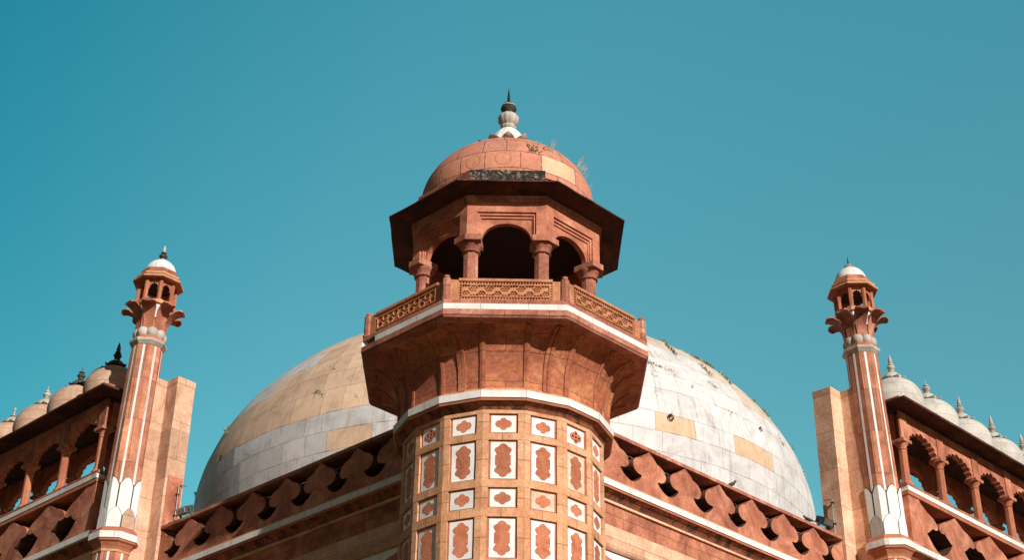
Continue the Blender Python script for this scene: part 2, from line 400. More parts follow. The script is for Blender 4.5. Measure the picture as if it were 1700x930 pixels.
# ------------------------------------------------------------------ the mausoleum: roof and great dome
DC = (0.09, 27.65); DR, DB, DZ = 12.02, 8.07, 21.21
W = 39.1
maus = thing('mausoleum', (0, 0, GZ), 'great white and buff marble block dome rising behind the red balcony', 'mausoleum')
rb = MB(); e = 0.4
def quad_plan(t0, inset): return [Vector((s*t0/S2, t0/S2 + 0, 0)) for s in (1,)]
pl = [(0, e*S2), ((W/2-e)*S2/1.0, W/2*S2), (0, (W-e)*S2), (-(W/2-e)*S2, W/2*S2)]
pl = [(0.0, 0.6), (W/S2-0.6, W/S2), (0.0, W*S2-0.6), (-W/S2+0.6, W/S2)]
rb.rings([[Vector((x, y, GZ)) for x, y in pl], [Vector((x, y, 13.22)) for x, y in pl]])
rb.build('building_body', M['red_block'], maus)
dr = MB(); dr.ngon([(11.6, 13.0), (11.6, 16.9), (11.95, 17.1), (11.95, 17.4), (11.6, 17.6)], 16, 0, *DC)
dr.build('dome_drum', M['marble'], maus)
courses = []; ph = -0.42; rng = random.Random(3)
while ph < 1.5:
    rr = math.hypot(DR*sin(ph), DB*cos(ph)); step = (0.86 + rng.uniform(-0.16, 0.18))/rr
    p1 = min(ph+step, 1.56); a = -PI + rng.uniform(0, 0.1); cuts = [a]; end = a + 2*PI
    rad = max(DR*cos(max(ph, 0)), 1.0)
    while cuts[-1] < end - 1.2/rad: cuts.append(cuts[-1] + rng.choice([0.7, 1.0, 1.3, 1.6, 2.2])*rng.uniform(0.85, 1.15)/rad)
    cuts[-1] = end
    courses.append((ph, p1, cuts)); ph = p1
def dome_tone(ph, az, k):
    d = math.degrees(az); z = DZ + DB*sin(ph)
    r = rng.random()
    thr = (21.75 + 0.2*sin(az*9)) if d < -8 else 24.9 - max(0, d-30)*0.05
    buff = z > thr
    if buff and r < (0.10 if d < 0 else 0.22): buff = False
    elif not buff and r < (0.05 if d < 0 else 0.0): buff = True
    if d < -46 and z > 23.0: buff = r < 0.35
    if buff: 
        g_ = rng.uniform(0.84, 1.02); c = (1.05*g_, 0.74*g_*rng.uniform(0.98, 1.02), 0.52*g_)
        if d > 0: c = (0.93*g_, 0.76*g_, 0.61*g_)
    else:
        g_ = rng.uniform(0.90, 1.0); wv = rng.uniform(0.93, 1.0); c = (0.97*g_, 0.975*g_*(0.4+0.6*wv), 0.975*g_*(0.3+0.7*wv))
        if d < -20 and z < 22.3: kk = rng.uniform(0.84, 0.97); c = tuple(x*kk for x in c)
    return (*c, 0.0), 0.03
def dome_az_from(px, py):
    d = F + R2*((px-850)/2575.9) - U2*((py-465)/2575.9); o = Vector((0, -30, 0)) - Vector((DC[0], DC[1], DZ))
    A = (d.x**2+d.y**2)/DR**2 + d.z**2/DB**2; B = 2*((o.x*d.x+o.y*d.y)/DR**2 + o.z*d.z/DB**2); Cc = (o.x**2+o.y**2)/DR**2 + o.z**2/DB**2 - 1
    disc = B*B-4*A*Cc
    if disc < 0: disc = 0
    k = (-B-math.sqrt(disc))/(2*A); p = o + d*k
    return math.atan2(p.x, -p.y), math.asin(max(-1, min(1, p.z/DB)))
dome = block_dome('marble_dome', M['marble_dome'], *DC, DZ, DR, DB, courses, maus, dome_tone, force=[dome_az_from(1112, 697), dome_az_from(1268, 775)])
def dome_pt(az, ph, off=0.0):
    n = Vector((cos(ph)*sin(az)/DR, -cos(ph)*cos(az)/DR, sin(ph)/DB)).normalized()
    return Vector((DC[0]+DR*cos(ph)*sin(az), DC[1]-DR*cos(ph)*cos(az), DZ+DB*sin(ph))) + n*off, n
# lotus crown and finial of the great dome (behind the tower from here)
fb = MB(); x, y = DC
fb.lathe([(2.4, 29.0), (2.7, 29.15), (1.6, 29.5), (0.7, 30.1), (0.45, 30.5), (0.9, 30.9), (0.5, 31.3), (0.25, 31.6), (0.45, 31.9), (0.1, 32.4), (0.02, 33.0)], 32, x, y)
fb.build('finial', M['marble_grey'], maus, smooth=40)

# ------------------------------------------------------------------ corner tower
tw = thing('corner_tower', (0, 0, GZ), 'central red sandstone corner tower with carved balcony and open domed kiosk', 'tower')
sh = MB(); sh.ngon([(2.9, GZ), (2.9, GZ+1.2), (2.12, GZ+1.5), (2.12, 8.0)], 16); sh.ngon([(2.02, 8.0), (2.02, 13.05)], 16, cap0=False, cap1=False)
sh.build('shaft', M['red_block'], tw)
# rows of inlaid panels
rows = [(12.55, 12.975, 'q'), (11.57, 12.41, 't'), (10.985, 11.415, 'q'), (9.97, 10.81, 't'), (9.38, 9.81, 'q'), (8.37, 9.21, 't')]
HF, HP = 2.083*tan(PI/16), 0.286
lat = MB()
for k in range(-8, 8):
    fr = face_frame(k, 16)
    holes = [[(-HP, z0), (HP, z0), (HP, z1), (-HP, z1)] for z0, z1, _ in rows] if abs(k) <= 5 else []
    # horizontal bands and uprights as separate pieces so each stone shows its own joint
    zs = [8.0] + [v for r in reversed(rows) for v in r[:2]] + [13.05]
    if holes:
        for i in range(0, len(zs), 2): lat.box(fr, -HF, HF, zs[i], zs[i+1], 1.99, 2.083)
        for i in range(1, len(zs)-1, 2):
            for s in (-1, 1): lat.box(fr, s*HP, s*(HF-0.004), zs[i]+0.003, zs[i+1]-0.003, 1.99, 2.078)
    else: lat.box(fr, -HF, HF, 8.0, 13.05, 1.99, 2.083)
lat.build('stone_lattice', M['orange'], tw, wob=0.006)
quatre = [(0.085, 0, 0.078), (-0.085, 0, 0.078), (0, 0.062, 0.070), (0, -0.062, 0.070)]
tall = [(0.152, 0.115), (0, 0.262, 0.092), (0, -0.262, 0.092), (0.102, 0.212, 0.066), (-0.102, 0.212, 0.066), (0.102, -0.212, 0.066), (-0.102, -0.212, 0.066)]
def offs(poly, zc): return [(a, b+zc) for a, b in poly]
def panel(k, z0, z1, typ, pierced):
    fr = face_frame(k, 16); zc = (z0+z1)/2; hz = (z1-z0)/2
    b = MB(); b.box(fr, -HP+0.002, HP-0.002, z0+0.002, z1-0.002, 2.0, 2.038, 1)
    b.box(fr, -HP+0.042, HP-0.042, z0+0.034, z1-0.034, 2.03, 2.044, 0)
    o = b.build('inlay_panel', [M['plate_buff'] if (k*5+int(z0*7)) % 9 == 0 else M['marble_plate'], M['red_plain']], tw)
    mo = MB(); sh_ = quatre if typ == 'q' else tall
    if pierced:
        hs = [offs([(0.030*cos(i*PI/5)+cx, 0.026*sin(i*PI/5)+cy) for i in range(10)], zc) for cx, cy in ((0.092, 0), (-0.092, 0), (0, 0.075), (0, -0.075), (0, 0))]
        mo.prism(fr, offs(star(sh_), zc), 2.045, 2.056, hs, 0)
        ov = MB()
        mo.prism(fr, offs([(a*0.93, b_*0.93) for a, b_ in star(sh_)], zc), 2.040, 2.0465, (), 1)
    else: mo.prism(fr, offs(star(sh_), zc), 2.035, 2.049 if (k*7+int(z0*10)) % 3 else 2.0455, (), 0)
    mo.build('inlay_motif', [M['motif'], M['hole']], o)
for k in range(-5, 6):
    for i, (z0, z1, ty) in enumerate(rows): panel(k, z0, z1, ty, i == 0 and abs(k) == 2)
cv = MB(); cv.ngon([(2.085, 13.05), (2.10, 13.07), (2.12, 13.10), (2.16, 13.135), (2.235, 13.165), (2.235, 13.175)], 16, cap0=False)
cv.build('ring_cove', M['soot_red'], tw)
cv = MB(); cv.ngon([(2.265, 13.176), (2.27, 13.23)], 16); cv.build('ring_fillet', M['red_plain'], tw, wob=0.004)
cv = MB(); cv.ngon([(2.29, 13.232), (2.295, 13.385)], 16); cv.build('marble_ring', M['marble'], tw, wob=0.005)
cv = MB(); cv.ngon([(2.25, 13.386), (2.25, 13.42), (2.215, 13.422), (2.21, 13.47)], 16); cv.build('corbel_foot', M['orange'], tw, wob=0.006)
# corbel: 16-sided foot flaring into the octagonal balcony
ZB, ZT, AB, AT, X1 = 13.46, 14.70, 2.19, 2.96, 0.50
keys = []
for k in range(8):
    fo = face_frame(k, 8)
    fb_ = face_frame(2*k, 16); hb = AB*tan(PI/16)
    keys.append((fb_(-hb, 0, AB), fo(-X1, 0, AT), 1)); keys.append((fb_(hb, 0, AB), fo(X1, 0, AT), 1))
    fm = face_frame(2*k+1, 16); keys.append((fm(0, 0, AB), fo(AT*tan(PI/8), 0, AT), 2))
def cf(v): return 1 - math.sqrt(max(0.0, 1 - v**2.9))
def cpt(key, v):
    b, t, _ = key; p = b + (t-b)*cf(v); return Vector((p.x, p.y, ZB + (ZT-ZB)*v))
cb = MB(); NV = 16
vv = [1-(1-i/NV)**1.7 for i in range(NV+1)]
loops = [[cpt(k_, v) for k_ in keys] for v in vv]
cb.rings(loops, cap0=False, cap1=False)
cb.build('corbel', M['corbel'], tw, smooth=None)
for i, k_ in enumerate(keys):
    rb_ = MB(); wdt = 0.055 if k_[2] == 1 else 0.085
    az = math.atan2(k_[1].x, -k_[1].y); tx = Vector((cos(az), sin(az), 0))
    ls = []
    for v in [q_ for q_ in vv if q_ < 0.965] + [0.965]:
        p = cpt(k_, v); d = (cpt(k_, min(1, v+0.02)) - cpt(k_, max(0, v-0.02))).normalized()
        nn = tx.cross(d); out = Vector((sin(az), -cos(az), -0.6))
        if nn.dot(out) < 0: nn = -nn
        if k_[2] == 2: ls.append([p - tx*wdt - nn*0.03, p - tx*wdt*0.95 + nn*0.03, p - tx*0.012 + nn*0.035, p + nn*0.012, p + tx*0.012 + nn*0.035, p + tx*wdt*0.95 + nn*0.03, p + tx*wdt - nn*0.03])
        else: ls.append([p - tx*wdt - nn*0.03, p - tx*wdt + nn*0.018, p + nn*0.032, p + tx*wdt + nn*0.018, p + tx*wdt - nn*0.03])
    rb_.rings(ls); rb_.build('corbel_rib', M['corbel'], tw)
# balcony slab
sl = MB(); sl.ngon([(2.30, 14.64), (2.955, 14.66), (2.975, 14.70), (2.99, 14.71), (2.99, 14.825)], 8, cap0=True); sl.build('balcony_slab', M['red_weather'], tw, wob=0.007)
for k in range(8):
    fr = face_frame(k, 8); h = 2.985*tan(PI/8)
    x0, x1 = -h+0.001, h-0.001
    if k == 7: x0 = -h + 0.42                      # the last piece of marble has fallen off here
    bd = MB(); bd.box(fr, x0, x1, 14.829, 14.955, 2.6, 2.985); bd.build('marble_band', M['marble'], tw, wob=0.004)
    if k == 7:
        q = MB(); q.box(fr, -h, x0-0.01, 14.829, 14.95, 2.6, 2.90); q.build('broken_band_core', M['darkstone'], tw, wob=0.02, seg=0.1)
sl = MB(); sl.ngon([(2.975, 14.958), (2.97, 15.055), (2.90, 15.06)], 8); sl.build('balcony_floor', M['red_weather'], tw, wob=0.007)
# pierced railings and posts
RA = 2.88; HR = RA*tan(PI/8)
def rail_mesh():
    fr = face_frame(0, 8); b = MB()
    L = HR - 0.085; L2 = L - 0.165
    b.box(fr, -L, L, 15.061, 15.10, RA-0.05, RA+0.03)
    L3 = L2; L2 = L2 - 0.062
    b.box(fr, -L, -L3, 15.10, 15.545, RA-0.05, RA+0.012, 1); b.box(fr, L3, L, 15.10, 15.53, RA-0.05, RA+0.012, 1)
    for sg in (-1, 1):
        xa, xb = sorted((sg*L2, sg*L3)); xm = (xa+xb)/2
        for i in range(7):
            za = 15.10 + 0.0593*i; b.prism(fr, [(xa, za), (xb, za), (xb, za+0.0593), (xa, za+0.0593)], RA-0.045, RA, [[(xm+0.02*cos(j*PI/3), za+0.0297+0.02*sin(j*PI/3)) for j in range(6)]])
        b.box(fr, sg*L2-0.008, sg*L2+0.008, 15.158, 15.45, RA-0.01, RA+0.02)
    b.box(fr, -L3, L3, 15.515, 15.575, RA-0.05, RA+0.028)
    px = 2*L2/5.5; hpx = px/2                       # eleven half-pitches
    c0, c1 = RA-0.045, RA-0.004
    b.box(fr, -L2, L2, 15.158, 15.178, RA-0.03, RA+0.018); b.box(fr, -L2, L2, 15.430, 15.450, RA-0.03, RA+0.018)
    for z0, z1 in ((15.10, 15.158), (15.450, 15.515)):
        nb = 30; wb = 2*L2/nb; zc = (z0+z1)/2
        for i in range(nb):
            x0 = -L2 + wb*i; xc = x0+wb/2
            b.prism(fr, [(x0, z0), (x0+wb, z0), (x0+wb, z1), (x0, z1)], c0, c1+0.004, [[(xc+0.022*cos(j*PI/3), zc+0.022*sin(j*PI/3)) for j in range(6)]])
    hexr = [(0.0, 0.0), (0.054, 0.0), (-0.054, 0.0), (0.028, 0.0415), (-0.028, 0.0415), (0.028, -0.0415), (-0.028, -0.0415)]
    for row, (z0, z1) in enumerate(((15.178, 15.304), (15.304, 15.430))):
        zc = (z0+z1)/2
        for i in range(11):
            x0 = -L2 + hpx*i; xc = x0+hpx/2
            full = (i + row) % 2 == 0
            if full: hs = [(xc+a, zc+c_) for a, c_ in hexr]
            else:
                ze = z0+0.024 if row == 0 else z1-0.024
                hs = [(xc-0.055, ze), (xc, ze), (xc+0.055, ze)]
            b.prism(fr, [(x0, z0), (x0+hpx, z0), (x0+hpx, z1), (x0, z1)], c0, c1,
                    [[(hx_+0.0255*cos(j*PI/3+PI/6), hz_+0.0205*sin(j*PI/3+PI/6)) for j in range(6)] for hx_, hz_ in hs])
            if full:
                hx, hz = 0.083, 0.062
                o6 = [(1.12*hx, 0), (0.62*hx, hz), (-0.62*hx, hz), (-1.12*hx, 0), (-0.62*hx, -hz), (0.62*hx, -hz)]
                b.prism(fr, [(xc+a, zc+c_) for a, c_ in o6], RA-0.006, RA+0.014, [[(xc+a*0.84, zc+c_*0.84) for a, c_ in o6]])
                for sg in (-1, 1): b.box(fr, xc+sg*1.12*hx*1.0-0.004, xc+sg*1.12*hx+0.004, zc-0.008, zc+0.008, RA-0.006, RA+0.018)
    return b
r0 = rail_mesh().build('balcony_railing', [M['rail'], M['rail']], tw, wob=0.0)
for k in range(1, 8):
    c = copy_part(r0, tw); c.rotation_euler.z = 2*PI*k/8
p0 = None
for k in range(8):
    az = 2*PI*k/8 + PI/8; rr = (RA-0.01)/cos(PI/8); x, y = rr*sin(az), -rr*cos(az)
    b = MB(); b.ngon([(0.10, 15.06), (0.10, 15.12), (0.086, 15.13), (0.084, 15.56), (0.060, 15.575)], 8, az, x, y)
    b.build('railing_post', M['red_weather'], tw, wob=0.003)
    b = MB(); b.lathe([(0.03, 15.57), (0.055, 15.58), (0.066, 15.60), (0.060, 15.635), (0.03, 15.655), (0.0, 15.66)], 14, x, y)
    tw.children[-1]; b.build('post_knob', M['red_plain'], [c_ for c_ in bpy.data.objects if c_.name.startswith('railing_post')][-1], smooth=50)
# kiosk columns
def octcol(b, x, y, az, prof, n=8): b.ngon(prof, n, az, x, y)
for k in range(8):
    az = 2*PI*k/8 + PI/8; rc = 1.80/cos(PI/8); x, y = rc*sin(az), -rc*cos(az)
    b = MB(); b.ngon([(0.21, 15.06), (0.21, 15.20), (0.170, 15.27), (0.152, 15.30), (0.150, 16.80)], 8, az+PI/8, x, y)
    col = b.build('kiosk_column', M['red_weather'], tw, wob=0.004)
    b = MB(); b.lathe([(0.16, 16.765), (0.195, 16.78), (0.203, 16.80), (0.192, 16.82), (0.168, 16.835), (0.18, 16.87), (0.215, 16.92), (0.25, 16.955), (0.26, 16.985)], 24, x, y)
    # abacus wraps round the corner of the octagon
    ao, ai, wd = 2.115, 1.60, 0.33
    f0, f1 = face_frame(k, 8), face_frame(k+1, 8); ho, hi_ = ao*tan(PI/8), ai*tan(PI/8)
    plan = [f0(ho-wd, 0, ao), f0(ho, 0, ao), f1(-ho+wd, 0, ao), f1(-hi_+wd*0.5, 0, ai), f0(hi_, 0, ai), f0(hi_-wd*0.5, 0, ai)]
    b.rings([[Vector((p.x, p.y, 16.985)) for p in plan], [Vector((p.x, p.y, 17.12)) for p in plan]])
    b.build('capital', M['red_weather'], col, smooth=30)
# arched walls of the kiosk
for k in range(8):
    fr = face_frame(k, 8); b = MB(); H = 1.93*tan(PI/8)
    arch = [(-0.535, 17.0)] + [(-0.535*cos(PI*i/24), 17.03 + 0.465*sin(PI*i/24)**0.9) for i in range(1, 24)] + [(0.535, 17.0)]
    poly = [(-H, 17.123), (-0.556, 17.123), (-0.556, 17.0)] + arch + [(0.556, 17.0), (0.556, 17.123), (H, 17.123), (H, 18.0), (-H, 18.0)]
    b.prism(fr, poly, 1.81, 1.93)
    Ho = 2.04*tan(PI/8)
    def gate(xo, xi, zo, zi, c0, c1): b.prism(fr, [(-xo, 17.123), (-xi, 17.123), (-xi, zi), (xi, zi), (xi, 17.123), (xo, 17.123), (xo, zo), (-xo, zo)], c0, c1)
    gate(Ho, 0.625, 17.95, 17.72, 1.90, 2.04)
    gate(0.627, 0.575, 17.722, 17.66, 1.90, 1.998)
    gate(0.577, 0.548, 17.662, 17.60, 1.90, 1.962)
    b.build('arched_wall', M['red'], tw, wob=0.0)
b = MB(); b.ngon([(2.045, 17.95), (2.07, 17.965), (2.07, 18.03), (2.10, 18.04), (2.10, 18.10)], 8, cap0=False); b.build('cornice_moulding', M['red_weather'], tw, wob=0.006)
b = MB(); b.ngon([(1.70, 17.99), (1.70, 18.10)], 8); b.build('kiosk_ceiling', M['hole'], tw)  # ceiling coloured black for the shade inside the kiosk
# chajja: thin stone eave, eight slabs
for k in range(8):
    fr = face_frame(k, 8); b = MB(); aI, aO = 2.02, 2.586
    hi_, ho = aI*tan(PI/8), aO*tan(PI/8)-0.004
    sec = [(aI, 18.10), (aO, 18.145), (aO, 18.175), (aI, 18.26)]
    b.rings([[fr(-(hi_ + (ho-hi_)*(c-aI)/(aO-aI)), z, c) for c, z in sec], [fr((hi_ + (ho-hi_)*(c-aI)/(aO-aI)), z, c) for c, z in sec]])
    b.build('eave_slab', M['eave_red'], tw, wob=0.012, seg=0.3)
    b = MB()
    if k in (1, 2): zt = 18.40
    else: zt = 18.83
    hd = 1.985*tan(PI/8)
    b.box(fr, -hd, hd, 18.24, zt, 1.5, 1.985)
    b.build('dome_base', M['lichen'] if k == 0 else M['red_weather'], tw, wob=0.010)
b = MB(); b.lathe([(1.93, 18.35), (1.945, 18.9)], 48); b.build('dome_skirt', M['red_weather'], tw, smooth=40)
# kiosk dome of curved blocks
rngk = random.Random(11)
kc = []
rowsp = [(-0.20, -0.10, [-180, -150, -118, -92, -70, -44, -16, 10, 34, 60, 92, 120, 150, 180]),
         (-0.10, 0.22, [-180, -150, -125, -100, -74, -50, -32, -15, 8, 22, 50, 74, 100, 130, 155, 180]),
         (0.22, 0.56, [-180, -155, -120, -92, -65, -36, -17, -1, 14, 40, 72, 98, 128, 155, 180]),
         (0.56, 0.90, [-180, -140, -105, -72, -46, -24, -3, 26, 60, 95, 135, 180]),
         (0.90, 1.25, [-180, -130, -80, -35, 0, 40, 90, 135, 180]), (1.25, 1.56, [-180, -90, 0, 90, 180])]
for a, c_, cu in rowsp: kc.append((a, c_, [R(q) for q in cu]))
def ktone(ph, az, k):
    g_ = rngk.uniform(0.92, 1.08); c = (0.63*g_, 0.265*g_*rngk.uniform(0.97, 1.04), 0.175*g_)
    d = math.degrees(az); al = 0.0
    if -0.1 < ph < 0.22:
        if 22 < d < 51: c = (0.80, 0.52, 0.34)
        elif -15 < d < 8 or -32 < d < -15: c = (0.66, 0.28, 0.17); al = 1.0
    if 0.22 < ph < 0.56 and -17 < d < -1: al = 0.8; c = (0.60, 0.27, 0.19)
    return (*c, al), 0.008
kd = block_dome('kiosk_dome', M['red_dome'], 0, 0, 19.06, 1.973, 1.481, kc, tw, ktone, sub=5)
# lotus crown and finial
b = MB()
for i in range(12):
    az = 2*PI*i/12; up = Vector((0, 0, 1)); o_ = Vector((sin(az), -cos(az), 0)); t_ = Vector((cos(az), sin(az), 0)); ls = []
    for r_, z, w_ in ((0.40, 20.60, 0.11), (0.55, 20.63, 0.155), (0.66, 20.635, 0.15), (0.74, 20.665, 0.10), (0.79, 20.72, 0.015)):
        p = o_*r_ + up*z; ls.append([p - t_*w_, p + up*0.035, p + t_*w_, p + up*(-0.03)])
    b.rings(ls)
crown = b.build('lotus_crown', M['marble_grey'], tw, smooth=45)
b = MB(); b.lathe([(0.60, 20.48), (0.58, 20.62), (0.52, 20.80), (0.43, 20.97), (0.33, 21.12), (0.23, 21.24), (0.15, 21.30)], 48, flute=16, fl=0.10)
b.build('fluted_cone', M['marble'], crown, smooth=60)
b = MB(); b.lathe([(0.13, 21.29), (0.18, 21.31), (0.195, 21.35), (0.185, 21.385), (0.165, 21.40), (0.155, 21.42), (0.20, 21.46), (0.245, 21.53), (0.255, 21.60), (0.235, 21.67), (0.18, 21.73), (0.11, 21.765), (0.09, 21.79)], 48, flute=12, fl=0.07)
fin = b.build('finial_bulb', M['marble_grey'], tw, smooth=55)
b = MB(); b.lathe([(0.10, 21.78), (0.12, 21.80), (0.14, 21.84), (0.18, 21.87), (0.19, 21.91), (0.15, 21.95), (0.12, 21.955)], 32); b.build('finial_disc', M['darkstone'], fin, smooth=50)
b = MB(); b.lathe([(0.12, 21.955), (0.17, 21.965), (0.16, 21.995), (0.10, 22.01)], 32); b.build('finial_collar', M['marble_grey'], fin, smooth=50)
b = MB(); b.lathe([(0.09, 22.0), (0.125, 22.02), (0.11, 22.06), (0.05, 22.085), (0.035, 22.10), (0.030, 22.30), (0.018, 22.42), (0.004, 22.52)], 20); b.build('finial_spike', M['iron'], fin, smooth=50)

# ------------------------------------------------------------------ wings
MER = [(0.0, 1.0), (0.07, 0.955), (0.15, 0.905), (0.23, 0.85), (0.27, 0.81), (0.315, 0.795), (0.40, 0.775), (0.485, 0.73), (0.55, 0.67), (0.585, 0.60), (0.58, 0.53), (0.545, 0.47), (0.485, 0.43), (0.41, 0.405), (0.33, 0.40), (0.28, 0.385),
       (0.32, 0.33), (0.40, 0.26), (0.50, 0.205), (0.60, 0.175), (0.655, 0.17), (0.655, 0.0)]
MER2 = [(0.0, 1.0), (0.09, 0.945), (0.20, 0.88), (0.29, 0.83), (0.33, 0.815), (0.42, 0.79), (0.51, 0.745), (0.585, 0.69), (0.63, 0.63), (0.635, 0.575), (0.60, 0.535), (0.53, 0.52), (0.46, 0.535), (0.40, 0.50), (0.34, 0.45), (0.27, 0.40), (0.215, 0.375),
       (0.30, 0.27), (0.40, 0.17), (0.52, 0.09), (0.655, 0.05), (0.655, 0.0)]
def smoothpoly(pts):
    out = []
    for i in range(len(pts)-1):
        (x0, y0), (x1, y1) = pts[i], pts[i+1]; out.append((x0, y0)); 
    out.append(pts[-1]); return out
def merlon_poly(tc, zb, h, sc, half=None):
    rp = [(tc + x*sc, zb + y*h) for x, y in MER]; lp = [(tc - x*sc, zb + y*h) for x, y in MER]
    if half == 'r': return [(tc, zb)] + [rp[-1]] + rp[-2::-1]
    return rp + lp[::-1][:-1]
def multifoil(hw, spring, rise, n=9, leg=0.0, cusp=0.055):
    """pointed, scalloped arch outline from right foot to left foot"""
    base = []
    M_ = 120
    for i in range(M_+1):
        th = PI*i/M_; x = hw*cos(th); z = spring + rise*(sin(th)**0.8)*(1 + 0.10*math.exp(-((th-PI/2)/0.25)**2))
        s_ = abs(sin(n*th)); d = cusp*(s_**0.6)
        nx, nz = cos(th), sin(th); base.append((x*(1) + nx*(d-cusp), z + nz*(d-cusp)))
    return base
LAB = {1: 'right', -1: 'left'}
W1 = 24.6                                     # far end of the portal gallery along the wall
def facade(s):
    fr = side_frame(s)
    lab = 'sunlit red parapet wall of flower-shaped merlons running right from the tower' if s > 0 else 'shaded red parapet wall of flower-shaped merlons running left from the tower'
    t = thing('parapet_wall', (fr(1.6, GZ, 0)), lab, 'wall', 'merlon parapet walls either side of the tower')
    T0, T1 = 0.9, 12.42; nf = (fr(0, 0, 1) - fr(0, 0, 0)).normalized()
    def bx(name, mat, t0, t1, z0, z1, q0, q1, wob=0.006): b = MB(); b.box(fr, t0, t1, z0, z1, q0, q1); return b.build(name, mat, t, wob=wob)
    bx('wall_base', M['red_block'], T0, T1, GZ, 11.20, -0.55, -0.02)
    # stone courses under the cornice
    bx('upper_course', M['red_block'], T0, T1, 12.38, 12.875, -0.55, 0.0)
    bx('tan_course', M['tan'], T0, T1, 12.02, 12.37, -0.55, 0.015)
    b = MB(); b.rings([[fr(tt, z, q) for z, q in ((11.80, -0.1), (11.80, 0.0), (11.84, 0.035), (11.90, 0.055), (11.95, 0.035), (12.01, 0.03), (12.01, -0.1))] for tt in (T0, T1)])
    b.build('roll_moulding', M['tan'], t)
    bx('inlaid_frieze', M['marble_plate'], T0, T1, 11.20, 11.79, -0.55, -0.06)
    for i in range(7):
        tc = 3.05 + i*1.5
        b = MB(); b.prism(fr, [(tc+0.62*a, 11.47+0.30*z) for a, z in ((0, 1), (0.45, 0.6), (1, 0.35), (1, -0.4), (0.5, -0.5), (0, -0.9), (-0.5, -0.5), (-1, -0.4), (-1, 0.35), (-0.45, 0.6))], -0.058, -0.05)
        b.build('frieze_inlay', M['red_plain'], t)
    bx('tan_fillet', M['tan'], T0, T1, 12.88, 12.935, -0.3, 0.06)
    b = MB(); b.rings([[fr(tt, z, q) for z, q in ((12.94, -0.2), (12.94, 0.07), (12.97, 0.09), (13.02, 0.14), (13.065, 0.235), (13.085, 0.24), (13.085, -0.2))] for tt in [T0 + (T1-T0)*i/12 for i in range(13)]])
    b.build('cornice_cove', M['soot_red'], t)
    bx('cornice_fillet', M['red_plain'], T0, T1, 13.09, 13.135, -0.2, 0.285)
    bx('marble_string_course', M['marble'], T0, T1, 13.14, 13.285, -0.2, 0.31, 0.005)
    bx('parapet_sill', M['orange'], T0, T1, 13.289, 13.345, -0.25, 0.26)
    ZM, HM, P = 13.35, 1.092, 1.315
    tj = 3.91                                 # a joint between two merlons
    n = 0
    for i in range(-1, 7):
        tc = tj + P*(i+0.5) - 0.0
        if tc + 0.6 > T1:
            pass
        rgt = [(tc + x, ZM + y*HM) for x, y in MER]; lft = [(tc - x, ZM + y*HM) for x, y in MER]
        poly = rgt + lft[::-1][:-1]
        b = MB(); b.prism(fr, poly, -0.16, 0.20); b.reveal(nf, ZM+0.80*HM, 1)  # gap sides below the limit get the painted shade and grime
        o = b.build('merlon', [M['red'], M['grime_shade']], t, wob=0.012, seg=0.25)
    # partial merlon against the pylon
    tc = tj + P*6.5 + P
    b = MB(); b.prism(fr, [(max(min(a, T1-0.01), 0), z) for a, z in merlon_poly(tc - 0.0, ZM, HM, 1.0)][0:0] or [(T1-0.01, ZM), (T1-0.01, ZM+0.93*HM), (T1-0.12, ZM+0.80*HM)] + [(tc - x, ZM + y*HM) for x, y in MER if tc - x < T1-0.14][::1], -0.16, 0.20)
    if tc - 0.6 < T1 - 0.2: b.build('merlon', M['red'], t)
    bx('coping', M['red_weather'], T0, T1, 14.445, 14.53, -0.30, 0.232, 0.008)
    bx('gap_shade_backing', M['hole'], T0, T1, 13.35, 14.44, -0.40, -0.30, 0)  # black sheet added as the shade behind the merlon gaps
    return t
def pylon(s):
    fr = side_frame(s)
    lab = 'tall plain tan sandstone pier beside the right minaret with a lamp at its foot' if s > 0 else 'tall plain pale tan pier beside the left minaret with a pipe on its side'
    t = thing('stone_pier', fr(12.6, GZ, 0.2), lab, 'pier', 'tan stone piers beside the minarets')
    plan = [(12.42, -0.28), (12.42, 0.30), (12.92, 0.30), (12.92, 0.80), (13.75, 0.80), (13.75, -0.28)]
    def pr(name, mat, z0, z1, pl, wob=0.01):
        b = MB(); b.rings([[fr(a, z0, q) for a, q in pl], [fr(a, z1, q) for a, q in pl]]); return b.build(name, mat, t, wob=wob)
    def grow(pl, d): 
        cx, cy = 13.1, 0.2; return [(a + (d if a > cx else -d), q + (d if q > cy else -d)) for a, q in pl]
    zs = [13.35, 14.45, 15.9, 17.35, 18.72]
    zs[0] = GZ
    if s > 0: mats = ['tan', 'tan', 'tan', 'tan']
    else: mats = ['tan', 'tan', 'tan', 'tan']
    for i in range(4): pr('pier_block', M['tan'] , zs[i]+(0.004 if i else 0), zs[i+1], plan)
    pr('pier_cap', M['tan'], 18.725, 18.90, grow(plan, 0.006), 0.012)
    # reddish repair slab on the side that faces the tower
    b = MB(); b.box(fr, 12.405, 12.425, 14.48, 16.0, -0.25, 0.22); 
    if s < 0: b.build('red_repair_slab', M['red'], t, wob=0.004)
    # conduit
    b = MB(); q = -0.12 if s < 0 else 0.06; tt = 12.36; zt = 15.8 if s < 0 else 15.62
    b.tube([fr(tt, 14.53, q), fr(tt, zt-0.05, q), fr(tt, zt, q-0.03), fr(tt, zt+0.02, q-0.24)], 0.016 if s < 0 else 0.013, 8)
    o = b.build('conduit', M['pipe'], t, smooth=60)
    for z in (14.9, 15.5): 
        b = MB(); b.box(fr, tt-0.02, tt+0.045, z, z+0.035, q-0.05, q+0.05); b.build('pipe_clip', M['rust'], o)
    return t
